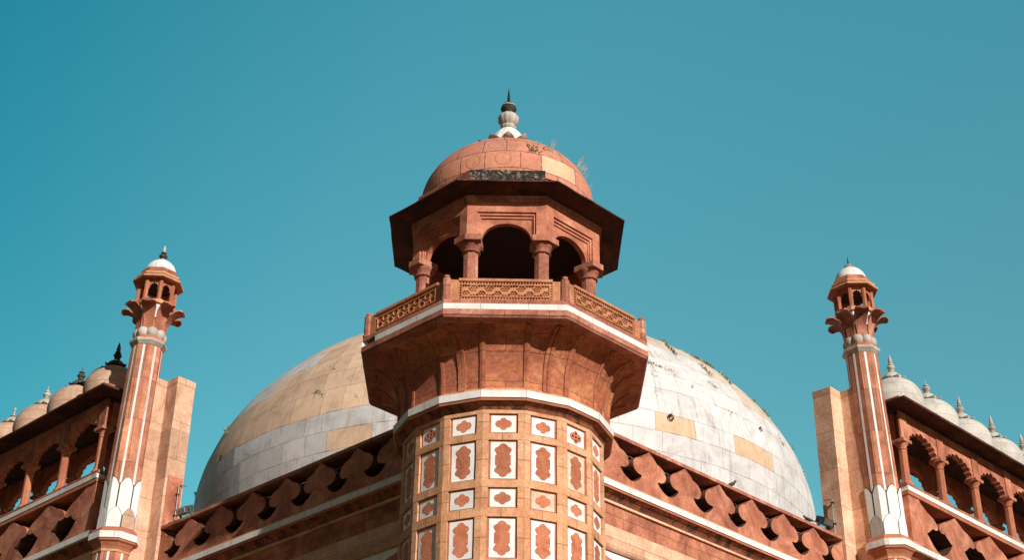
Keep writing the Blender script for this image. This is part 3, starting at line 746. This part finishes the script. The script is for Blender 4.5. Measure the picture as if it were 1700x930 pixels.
STAGES = [(14.04, 13.84), (14.37, 14.16), (14.55, 14.335), (14.67, 14.49), (15.29, 15.07), (16.12, 15.92), (20.13, 19.88), (20.34, 20.085), (20.41, 20.17), (20.72, 20.49),
          (21.43, 21.10), (21.48, 21.15), (21.56, 21.26), (22.19, 21.94), (22.24, 22.0), (22.44, 22.335), (22.84, 22.80), (22.95, 22.92), (23.24, 23.22), (23.38, 23.34)]
def minaret(s):
    global ZMAP
    ZMAP = (STAGES, 0.0 if s > 0 else -0.12)
    o = minaret_(s); ZMAP = None
    # the old shafts lean in a little towards the building's corner
    o.rotation_euler.y = -s*(0.028 if s > 0 else 0.022); o.location.x += s*(0.498 if s > 0 else 0.345)
    return o
def minaret_(s):
    x, y = s*10.122, 8.747
    lab = ('slender octagonal minaret right of the dome, topped by a needle finial' if s > 0 else 'slender octagonal minaret left of the dome, topped by bulb and pale cone finial')
    t = thing('minaret', (x, y, GZ), lab, 'minaret', 'striped minarets with kiosk tops')
    def ng(name, mat, prof, par=t, n=8, wob=0.0, **k): b = MB(); b.ngon(prof, n, 0, x, y, **k); return b.build(name, mat, par, wob=wob)
    ng('lower_shaft', M['minaret_red'], [(0.60, GZ), (0.60, 3.0), (0.46, 3.05), (0.455, 14.12)], wob=0.0)
    ng('base_cove', M['red_plain'], [(0.47, 14.10), (0.49, 14.17), (0.55, 14.27), (0.605, 14.31), (0.605, 14.36)])
    ng('tan_fillet', M['orange'], [(0.475, 14.04), (0.485, 14.10)])
    ng('marble_ring', M['marble'], [(0.632, 14.37), (0.637, 14.55)], wob=0.006)
    ng('plinth', M['red_plain'], [(0.60, 14.552), (0.56, 14.64), (0.52, 14.67)])
    sa = lambda z: 0.462 - (z-14.67)*0.0098
    ng('shaft', M['minaret_red'], [(sa(14.67), 14.67), (sa(20.02), 20.14)], cap0=False)
    # white stripes on each face, above and below
    for z0, z1 in ((15.95, 20.13), (8.0, 14.04)):
        b = MB()
        for k in range(8):
            f = face_frame(k, 8, x, y)
            a0, a1 = (sa(z0)+0.007, sa(z1)+0.007) if z0 > 10 else (0.462, 0.462)
            h = 0.030
            b.add([f(-h, z0, a0-0.02), f(h, z0, a0-0.02), f(h, z1, a1-0.02), f(-h, z1, a1-0.02), f(-h, z0, a0), f(h, z0, a0), f(h, z1, a1), f(-h, z1, a1)],
                  [(0,3,2,1), (4,5,6,7), (0,1,5,4), (1,2,6,5), (2,3,7,6), (3,0,4,7)])
        b.build('marble_stripes', M['marble'], t)
    # lotus petals round the foot, wrapped over the arrises
    def petal_ring(z0, z1, off, a_out, mat, name, zt):
        for k in range(8):
            b = MB(); N2 = 12
            for sdir_, kk in ((-1, k), (1, k+1)):
                f = face_frame(kk, 8, x, y); pts = []
                hw = a_out*tan(PI/8)
                def edge(z):
                    u = min(1, max(0, (z-z0)/(z1-z0)))
                    tip = min(1.0, max(0.0, (z1-z)/zt)); return hw*(1-0.0)*(tip**0.55)
                zz = [z0 + (z1-zt-z0)*i/3 for i in range(3)] + [z1-zt + zt*i/8 for i in range(9)]
                for mi, grow_, aa in ((1, 0.0, a_out), (0, 0.016, a_out+0.010)):
                    vs = []; 
                    for z in zz:
                        e_ = edge(z)
                        e_ = max(0.0, e_ - grow_); 
                        if mi == 0 and z > z1-0.06: e_ = min(e_, 0.02*(z1-0.04-z)/0.04 if z < z1-0.04 else 0)
                        # the petal hugs the arris on the side of this half
                        c0 = f(-sdir_*aa*tan(PI/8), z, aa); c1 = f(-sdir_*(aa*tan(PI/8) - e_), z, aa)
                        vs += [c0, c1]
                    fs = [(2*i, 2*i+1, 2*i+3, 2*i+2) for i in range(len(zz)-1)]
                    b.add(vs, fs, mi)
            b.build(name, [mat(k), M['inlay_line']], t, recalc=False)
    petal_ring(15.0, 16.12, 0, 0.474, lambda k: M['marble_plate'], 'upper_petal', 0.25)
    def lower_mat(k):
        if s > 0: return M['marble_grey'] if k == 7 else M['marble_plate']
        return M['buff_dome'] if k == 1 else M['marble_plate']
    # lower row sits on the faces
    for k in range(8):
        f = face_frame(k, 8, x, y); b = MB()
        for mi, d, aa in ((1, 0.0, 0.490), (0, 0.015, 0.498)):
            hw = 0.484*tan(PI/8) - d
            prof = [(-hw, 14.672), (hw, 14.672), (hw, 15.02)] + [(hw*(1-(i/8))**0.55, 15.02 + (0.27-d)*(i/8)) for i in range(1, 8)] + [(0, 15.29-d)] + [(-hw*(1-(i/8))**0.55, 15.02 + (0.27-d)*(i/8)) for i in range(7, 0, -1)] + [(-hw, 15.02)]
            b.prism(f, prof, aa-0.03, aa, (), mi)
        b.build('lower_petal', [lower_mat((k+8) % 8), M['inlay_line']], t)
    ng('marble_collar', M['marble_grey'], [(0.40, 20.15), (0.42, 20.17), (0.45, 20.21), (0.485, 20.25), (0.493, 20.28), (0.493, 20.325), (0.46, 20.345), (0.42, 20.35)])
    ng('neck', M['red'], [(0.42, 20.36), (0.41, 20.44), (0.36, 20.46), (0.38, 21.0), (0.48, 21.46)])
    for k in range(8):
        az = 2*PI*(k+0.5)/8; cx, cy = x + 0.305*sin(az), y - 0.305*cos(az); b = MB()
        b.lathe([(0.0, 20.395), (0.10, 20.41), (0.155, 20.46), (0.175, 20.55), (0.155, 20.64), (0.10, 20.70), (0.0, 20.72)], 18, cx, cy)
        b.build('marble_boss', M['marble_grey'], t, smooth=60)
    ng('white_panels', M['marble_plate'], [(0.415, 21.02), (0.515, 21.445)])
    for k in range(8):
        az = 2*PI*k/8; o_ = Vector((sin(az), -cos(az), 0)); t_ = Vector((cos(az), sin(az), 0)); b = MB()
        dy = random.uniform(-0.01, 0.01)
        path = [(0.395, 20.66, 0.125), (0.40, 20.85, 0.135), (0.42, 21.02, 0.15), (0.49, 21.17, 0.175), (0.565, 21.30, 0.195), (0.655, 21.385, 0.205), (0.74, 21.42, 0.205), (0.80, 21.42, 0.19), (0.845, 21.40, 0.16), (0.875, 21.37, 0.115), (0.89, 21.34, 0.06)]
        ls = []
        for i, (r_, z, w_) in enumerate(path):
            p = Vector((x, y, 0)) + o_*r_ + Vector((0, 0, z+dy))
            r2, z2, _ = path[min(i+1, len(path)-1)]; r1, z1, _ = path[max(i-1, 0)]
            tn = (o_*(r2-r1) + Vector((0, 0, z2-z1))).normalized(); nn = t_.cross(tn)      # outward and down
            if nn.dot(o_ - Vector((0, 0, 1))) < 0: nn = -nn
            th = 0.05; e_ = 0.012
            ls.append([p - t_*w_ + nn*e_, p - t_*w_*0.6 + nn*e_*0.35, p, p + t_*w_*0.6 + nn*e_*0.35, p + t_*w_ + nn*e_, p + t_*w_*0.92 + nn*(e_-th), p + t_*w_*0.6 + nn*(e_*0.35-th), p - nn*th, p - t_*w_*0.6 + nn*(e_*0.35-th), p - t_*w_*0.92 + nn*(e_-th)])
        b.rings(ls); b.build('curled_petal', M['red_weather'] if s > 0 else M['red'], t, smooth=50)
    ng('kiosk_floor', M['orange'], [(0.50, 21.46), (0.57, 21.48), (0.57, 21.56)], wob=0.004)
    # little kiosk
    for k in range(8):
        az = 2*PI*(k+0.5)/8; rc = 0.485/cos(PI/8); cx, cy = x + rc*sin(az)*0.97, y - rc*cos(az)*0.97
        b = MB(); b.ngon([(0.055, 21.56), (0.055, 22.20)], 6, az, cx, cy); b.build('kiosk_post', M['red_plain'], t)
        f = face_frame(k, 8, x, y); h = 0.47*tan(PI/8); b = MB()
        ar = multifoil(0.125, 21.93, 0.15, 5, cusp=0.022)
        b.prism(f, [(-h, 22.22), (-h, 21.90), (-0.15, 21.90)] + [(a, z) for a, z in ar[::-1]] + [(0.15, 21.90), (h, 21.90), (h, 22.22)], 0.43, 0.468)
        b.build('kiosk_arch', M['red_plain'], t)
    ng('kiosk_ceiling', M['hole'], [(0.42, 22.12), (0.42, 22.165)])  # black ceiling paints in the shade of the little kiosk
    ng('kiosk_roof_slab', M['red_plain'], [(0.40, 22.17), (0.52, 22.185), (0.665, 22.19), (0.67, 22.235), (0.58, 22.275), (0.50, 22.28)])
    ng('eave_edge', M['orange'], [(0.676, 22.203), (0.676, 22.238)])
    ng('drum_ledge', M['orange'], [(0.607, 22.292), (0.607, 22.322)])
    ng('drum', M['red'], [(0.60, 22.27), (0.60, 22.32), (0.585, 22.33), (0.50, 22.335), (0.49, 22.44), (0.46, 22.445)], wob=0.0)
    b = MB(); b.lathe([(0.455, 22.42)] + [(0.455*cos(i*PI/20), 22.44 + 0.40*sin(i*PI/20)) for i in range(0, 10)] + [(0.06, 22.84)], 32, x, y)
    cap = b.build('marble_cap', M['marble'], t, smooth=50)
    b = MB()
    if s > 0:
        b.lathe([(0.17, 22.80), (0.19, 22.825), (0.12, 22.86), (0.10, 22.88), (0.13, 22.90), (0.10, 22.935), (0.03, 22.95)], 20, x, y)
        b.build('finial_knob', M['marble_grey'], t, smooth=50)
        b = MB(); b.lathe([(0.022, 22.94), (0.020, 23.05), (0.004, 23.24)], 8, x, y); b.build('finial_spike', M['iron'], t)
    else:
        b.lathe([(0.13, 22.82), (0.10, 22.87), (0.05, 22.90), (0.03, 22.92)], 20, x, y, mi=0)
        b.build('finial_foot', M['marble_grey'], t, smooth=50)
        b = MB(); b.lathe([(0.03, 22.91), (0.07, 22.92), (0.115, 22.96), (0.12, 23.0), (0.07, 23.05), (0.04, 23.06), (0.08, 23.075), (0.08, 23.095), (0.03, 23.11)], 20, x, y)
        b.build('finial_knob', M['darkstone'], t, smooth=50)
        b = MB(); b.lathe([(0.03, 23.11), (0.055, 23.14), (0.05, 23.2), (0.025, 23.32), (0.004, 23.38)], 14, x, y); b.build('finial_spike', M['marble_grey'], t, smooth=50)
    return t
COLS = [14.68 + 1.95*i for i in range(6)]
def gallery(s):
    fr = side_frame(s)
    lab = 'portal gallery of scalloped arches at the right edge, pale domes on its roof' if s > 0 else 'shaded portal gallery of scalloped arches at the left edge, buff domes on its roof'
    t = thing('portal_gallery', fr(18.0, GZ, 0.5), lab, 'gallery', 'arched galleries over the portals')
    def bx(name, mat, t0, t1, z0, z1, q0, q1, wob=0.007): b = MB(); b.box(fr, t0, t1, z0, z1, q0, q1); return b.build(name, mat, t, wob=wob)
    TA, TB = 14.35, 24.76
    bx('portal_body', M['tan'], 13.76, 26.2, GZ, 14.24, -0.6, 0.93)
    bx('body_shoulder', M['tan'], 13.76, TA-0.004, 14.245, 16.25, -0.6, 0.93)
    b = MB(); b.rings([[fr(tt, z, q) for z, q in ((14.20, 0.9), (14.20, 0.96), (14.25, 1.0), (14.32, 1.06), (14.38, 1.16), (14.40, 1.20), (14.42, 1.20), (14.42, 0.5))] for tt in (14.02, TB)])
    b.build('cornice_cove', M['soot_red'], t)
    bx('marble_string_course', M['marble'], 14.12, TB, 14.425, 14.585, 0.5, 1.29, 0.006)
    # parapet field with large merlons
    ZM, HM, SC = 14.595, 1.44, 1.95/1.315
    bx('parapet_end_slab', M['red'], TA, TA+0.55, ZM, 16.03, 0.3, 1.20)
    bx('gap_shade_backing', M['hole'], TA+0.3, TB, ZM, 16.03, 0.28, 0.33, 0)  # added black sheet, painted shade behind the large merlons
    jt = [14.75 + 1.95*i for i in range(6)]       # hole centres lie between merlons
    for i in range(6):
        tc = 14.83 + 1.95*i
        rp = [(tc + x*SC, ZM + y*HM) for x, y in MER2]
        lp = [(tc - x*SC, ZM + y*HM) for x, y in MER2]
        if i == 0: poly = [(TA+0.53, ZM), ] + rp[::-1] ; poly = [(TA+0.56, ZM), rp[-1]] + rp[-2::-1][:-1] + [(TA+0.56, ZM+HM)]
        else: poly = rp + lp[::-1][:-1]
        poly = [(min(a, TB), z) for a, z in poly]
        b = MB(); b.prism(fr, poly, 0.80, 1.195); b.reveal((fr(0, 0, 1) - fr(0, 0, 0)).normalized(), ZM+0.56*HM, 1); b.build('merlon', [M['red'], M['grime_shade']], t, wob=0.012, seg=0.3)
    bx('parapet_ledge', M['red_plain'], TA-0.03, TB, 16.04, 16.15, 0.3, 1.235)
    bx('marble_band', M['marble'], TA-0.02, TB, 16.155, 16.285, 0.3, 1.25, 0.005)
    bx('gallery_floor', M['red_weather'], TA-0.05, TB, 16.29, 16.375, -0.62, 1.24)
    # columns, front and back
    def column(tc, q):
        o_ = fr(tc, 0, q); b = MB()
        b.ngon([(0.185, 16.376), (0.18, 16.45), (0.13, 16.53), (0.135, 16.56), (0.115, 16.58), (0.105, 17.50)], 8, PI/8*0, o_.x, o_.y)
        c = b.build('column', M['red_plain'], t)
        b = MB(); b.lathe([(0.105, 17.48), (0.13, 17.49), (0.135, 17.51), (0.11, 17.53), (0.12, 17.57), (0.16, 17.63), (0.19, 17.68)], 20, o_.x, o_.y)
        b.box(fr, tc-0.21, tc+0.21, 17.68, 17.77, q-0.2, q+0.2)
        b.build('capital', M['red'], c, smooth=30)
    QF, QB = 1.02, -0.42
    for i, tc in enumerate(COLS):
        column(tc, QF)
        column(tc, QB)
    def arcade(q0, q1, name, trim=True):
        for i in range(5):
            a0, a1 = COLS[i], COLS[i+1]; mid = (a0+a1)/2
            ar = multifoil(0.755, 17.72, 0.50, 9, cusp=0.085)
            poly = [(a0, 18.62), (a0, 17.773), (a0+0.20, 17.773)] + [(mid + a, z) for a, z in ar[::-1]] + [(a1-0.20, 17.773), (a1, 17.773), (a1, 18.62)]
            b = MB(); b.prism(fr, poly, q0, q1); b.build(name, M['red'], t)
        if trim:
            for i in range(6):
                bx('pilaster_strip', M['red'], COLS[i]-0.17, COLS[i]+0.17, 17.775, 18.62, q1-0.02, q1+0.035)
            bx('fascia', M['red_block'], COLS[0]-0.17, COLS[5]+0.17, 18.42, 18.615, q1+0.0, q1+0.028)
    arcade(0.92, 1.11, 'scalloped_arch'); arcade(-0.51, -0.33, 'scalloped_arch', False)
    # end arches across the gallery
    for tt in (COLS[0], COLS[5]):
        b = MB(); ff = lambda a, z, c: fr(tt + c, z, 0.30 + a)
        ar = multifoil(0.50, 17.78, 0.34, 7, cusp=0.05)
        b.prism(ff, [(-0.63, 18.62), (-0.63, 17.773)] + ar[::-1] + [(0.615, 17.773), (0.615, 18.62)], -0.09, 0.09); b.build('end_arch', M['red'], t)
    bx('gallery_ceiling', M['darkstone'], COLS[0]-0.15, COLS[5]+0.15, 18.625, 18.70, -0.60, 1.14)
    # eave
    b = MB(); A0, A1 = 13.85, 25.3
    def ring(q, z, ins): return [fr(COLS[0]-ins, z, q), fr(COLS[5]+ins, z, q), fr(COLS[5]+ins, z, 0.3-(q-0.3)), fr(COLS[0]-ins, z, 0.3-(q-0.3))]
    b.rings([ring(1.12, 18.66, 0.12), ring(1.72, 18.63, 0.80), ring(1.73, 18.685, 0.81), ring(1.25, 18.90, 0.30)])
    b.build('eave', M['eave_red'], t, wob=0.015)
    bx('roof_slab', M['red_weather'], COLS[0]-0.3, COLS[5]+0.3, 18.86, 19.0, -0.62, 1.27, 0.01)
    # small domes
    for i in range(5):
        tc = (COLS[i]+COLS[i+1])/2; q = 0.42; o_ = fr(tc, 0, q); x, y = o_.x, o_.y
        dm = M['cream_dome'] if s > 0 else M['buff_dome']
        fm = M['marble_grey'] if s > 0 else [M['darkstone'], M['darkstone'], M['marble_grey'], M['marble_grey'], M['darkstone']][i]
        prof = [(0.74, 18.99), (0.76, 19.05), (0.80, 19.15)] + [(0.83*cos(a_), 19.42 + 0.80*sin(a_)) for a_ in [-0.28 + 0.14*j for j in range(0, 13)]] + [(0.10, 20.22)]
        b = MB(); b.lathe(prof, 40, x, y); d_ = b.build('small_dome', dm, t, smooth=50, polar=(x, y, 0.82))
        b = MB()
        for j in range(8):
            az = 2*PI*j/8+0.2; oo = Vector((sin(az), -cos(az), 0)); tt_ = Vector((cos(az), sin(az), 0)); ls = []
            for r_, z, w_ in ((0.15, 20.24, 0.06), (0.27, 20.22, 0.10), (0.36, 20.20, 0.07), (0.42, 20.215, 0.01)):
                p = Vector((x, y, z)) + oo*r_; ls.append([p - tt_*w_, p + Vector((0, 0, 0.03)), p + tt_*w_, p - Vector((0, 0, 0.03))])
            b.rings(ls)
        b.lathe([(0.30, 20.20), (0.27, 20.30), (0.20, 20.38), (0.12, 20.44), (0.06, 20.47)], 24, x, y)
        fc = b.build('lotus_crown', fm if s < 0 else M['cream_dome'], d_, smooth=45)
        b = MB(); v = (i*3 + (1 if s > 0 else 0)) % 3
        spike = (i != 1) if s > 0 else (i == 0)
        p = [(0.05, 20.46), (0.085, 20.48), (0.09, 20.51), (0.05, 20.53), (0.10, 20.56), (0.125, 20.61), (0.10, 20.66), (0.04, 20.69), (0.08, 20.70), (0.085, 20.73), (0.03, 20.75)]
        if spike: p += [(0.045, 20.77), (0.065, 20.80), (0.055, 20.88), (0.02, 21.02), (0.003, 21.06)]
        else: p += [(0.012, 20.77), (0.010, 20.88), (0.003, 20.92)]
        if s < 0 and i == 3: p = [(0.05, 20.46), (0.12, 20.49), (0.03, 20.53), (0.02, 20.70), (0.05, 20.73), (0.05, 20.77), (0.01, 20.80)]
        b.lathe(p, 18, x, y); b.build('finial', fm, d_, smooth=50)
    return t
for s in (1, -1):
    facade(s); pylon(s); minaret(s); gallery(s)

# ------------------------------------------------------------------ lamps, birds, iron ring, weeds
def floodlight(s, t0, q0):
    fr = side_frame(s); lab = 'grey steel floodlight with perforated hood on the right parapet' if s > 0 else 'grey steel floodlight tilted up behind the left parapet'
    t = thing('floodlight', fr(t0, 14.53, q0), lab, 'floodlight', 'floodlights behind the parapets')
    a = R(25)
    def f(u, v, w_): return fr(t0 + u, 14.85 + v*cos(a) - w_*sin(a) if True else 0, q0 + w_*cos(a) + v*sin(a))
    b = MB(); b.box(f, -0.20, 0.20, -0.08, 0.10, -0.16, 0.12); b.build('lamp_housing', M['steel'], t)
    b = MB()
    for i in range(9): b.box(f, -0.185+i*0.042, -0.160+i*0.042, -0.06, 0.08, 0.121, 0.135)
    b.build('perforated_grille', M['glass'] if s < 0 else M['pipe'], t)
    b = MB(); b.box(f, -0.235, -0.205, -0.34, 0.06, -0.03, 0.03); b.box(f, 0.205, 0.235, -0.34, 0.06, -0.03, 0.03); b.box(fr, t0-0.235, t0+0.235, 14.53, 14.555, q0-0.1, q0+0.0)
    b.build('bracket', M['steel'], t)
floodlight(1, 11.93, 0.05); floodlight(-1, 11.75, 0.0)
def bird(s, t0, face, lab):
    fr = side_frame(s); base = fr(t0, 14.53, 0.14); t = thing('bird', base, lab, 'bird')
    d = Vector((face, 0.15, 0)).normalized()
    up = Vector((0, 0, 1)); pts = [(-0.20, 0.03, 0.006), (-0.12, 0.065, 0.018), (-0.07, 0.085, 0.036), (-0.01, 0.105, 0.048), (0.045, 0.135, 0.042), (0.075, 0.170, 0.026), (0.092, 0.200, 0.028), (0.115, 0.208, 0.020), (0.13, 0.207, 0.008)]
    b = MB(); b.tube([base + d*a + up*z for a, z, r in pts], [r for a, z, r in pts], 12); b.build('bird_body', M['plume'], t, smooth=80)
    b = MB(); b.tube([base + d*0.122 + up*0.208, base + d*0.158 + up*0.200], [0.008, 0.002], 6); b.build('beak', M['beak'], t)
    for q in (-0.016, 0.016):
        sd_ = d.cross(up)*q; b = MB(); b.tube([base + sd_ + d*0.01 + up*0.07, base + sd_ + up*0.0], 0.005, 6)
        b.tube([base + sd_ + up*0.004, base + sd_ + d*0.03 + up*0.004], 0.004, 5); b.build('leg', M['beak'], t)
bird(1, 7.80, 0.8, 'small dark bird perched mid-way along the right parapet coping')
bird(1, 11.02, -1.0, 'dark bird at the right parapet end, near the floodlight')

# iron rings fixed to the dome
def iron_ring(px, py, lab, scl=1.0):
    az, ph = dome_az_from(px, py); p, n = dome_pt(az, ph, 0.03)
    b = MB(); tt = Vector((cos(az), sin(az), 0)); up = n.cross(tt)
    if up.z < 0: up = -up
    b.tube([p + tt*0.10*scl*sin(i*PI/8) + up*(0.10*scl*cos(i*PI/8)-0.08) + n*0.03 for i in range(17)], 0.022*scl, 6)
    b.tube([p - n*0.06, p + n*0.07], 0.045*scl, 8)
    o = b.build('iron_ring', M['rust'], maus, smooth=60)
iron_ring(1112, 691, ''); iron_ring(370, 758, '', 0.9); iron_ring(1260, 712, '', 0.6)
# weeds rooted in the joints of the great dome
wd = MB(); rg = random.Random(5)
def tuft(b, p, n, count, h, spread, lean=0.5, mi=0, wdt=0.012):
    for _ in range(count):
        a = Vector((rg.gauss(0, 1), rg.gauss(0, 1), rg.gauss(0, 1)))*spread; q = p + (a - n*a.dot(n))
        d = (n + Vector((0, 0, 1))*0.5 + Vector((rg.uniform(-1, 1), rg.uniform(-1, 1), rg.uniform(-0.5, 1)))*lean).normalized(); hh = h*rg.uniform(0.4, 1.1)
        sd_ = d.orthogonal().normalized()*wdt; tip = q + d*hh + Vector((rg.uniform(-1, 1), rg.uniform(-1, 1), -0.4))*hh*0.25; mid_ = q + d*hh*0.55
        b.add([q - sd_, q + sd_, mid_ + sd_*0.7, tip, mid_ - sd_*0.7], [(0, 1, 2, 3, 4)], mi)
lines = [((1100, 567), (1122, 590), 60, 0), ((1150, 591), (1182, 612), 80, 0), ((1130, 583), (1150, 593), 14, 2), ((1160, 605), (1180, 625), 24, 0), ((1196, 620), (1214, 640), 30, 0),
         ((1075, 601), (1118, 618), 34, 1), ((1086, 583), (1100, 604), 12, 2), ((1118, 618), (1124, 632), 8, 2), ((1178, 635), (1190, 645), 12, 1), ((1266, 680), (1280, 697), 16, 0),
         ((1293, 727), (1300, 740), 8, 0), ((1148, 640), (1152, 650), 8, 1), ((1209, 676), (1214, 690), 6, 1), ((1247, 664), (1253, 668), 5, 0), ((1313, 741), (1316, 748), 6, 0), ((1333, 785), (1336, 792), 6, 0),
         ((522, 650), (538, 656), 16, 1), ((550, 608), (558, 616), 10, 1), ((372, 712), (378, 722), 12, 0), ((322, 820), (326, 826), 5, 0), ((592, 655), (597, 664), 6, 2), ((1083, 622), (1090, 628), 6, 1)]
for (x0, y0), (x1, y1), cnt, kind in lines:
    for i in range(cnt):
        u = rg.random(); az, ph = dome_az_from(x0+(x1-x0)*u, y0+(y1-y0)*u); p, n = dome_pt(az, ph, -0.02)
        tuft(wd, p, n, 3, 0.16 if kind == 0 else 0.10, 0.05, 0.8, 1 if (kind == 2 or rg.random() < 0.25) else 0, 0.014)
tag(wd.build('weeds', [M['greengrass'], M['drygrass']], recalc=False), 'thin green and brown weeds growing in the joints of the white dome', 'weeds', kind='stuff')
# dry grass on the kiosk dome
def kd_pt(px, py):
    d = F + R2*((px-850)/2575.9) - U2*((py-465)/2575.9); o = Vector((0, -30, 0)) - Vector((0, 0, 19.06)); DRk, DBk = 1.973, 1.481
    A = (d.x**2+d.y**2)/DRk**2 + d.z**2/DBk**2; B = 2*((o.x*d.x+o.y*d.y)/DRk**2 + o.z*d.z/DBk**2); Cc = (o.x**2+o.y**2)/DRk**2 + o.z**2/DBk**2 - 1
    disc = max(0, B*B-4*A*Cc); k = (-B-math.sqrt(disc))/(2*A); p = o + d*k
    n = Vector((p.x/DRk**2, p.y/DRk**2, p.z/DBk**2)).normalized(); return p + Vector((0, 0, 19.06)), n
dg = MB()
for (px, py, cnt, h) in ((878, 240, 6, 0.2), (893, 246, 10, 0.3), (908, 250, 10, 0.22), (916, 252, 26, 0.42), (922, 256, 12, 0.2), (960, 279, 16, 0.38), (966, 284, 20, 0.24), (972, 293, 8, 0.25), (981, 313, 8, 0.16)):
    p, n = kd_pt(px, py); tuft(dg, p - n*0.01, n, cnt, h, 0.035, 0.38, 0, 0.0028)
tag(dg.build('dry_grass', M['drygrass'], recalc=False), 'wispy dry grass standing on the red kiosk dome', 'dry grass', kind='stuff')
lf = MB()
for (px, py, cnt) in ((880, 244, 16), (885, 250, 22), (893, 253, 12), (905, 250, 9), (962, 283, 5)):
    p, n = kd_pt(px, py)
    for _ in range(cnt):
        q = p + n*0.03 + Vector((rg.uniform(-.07, .07), rg.uniform(-.05, .05), rg.uniform(-.06, .06))); a = Vector((rg.uniform(-1, 1), rg.uniform(-1, 1), rg.uniform(-1, 1))).normalized()*0.026; c_ = a.orthogonal().normalized()*0.018
        lf.add([q-a, q+c_, q+a, q-c_], [(0, 1, 2, 3)])
tag(lf.build('leafy_weeds', M['leaf'], recalc=False), 'small leafy green weed in a crack of the red kiosk dome', 'weeds', kind='stuff')
bpy.context.view_layer.update()
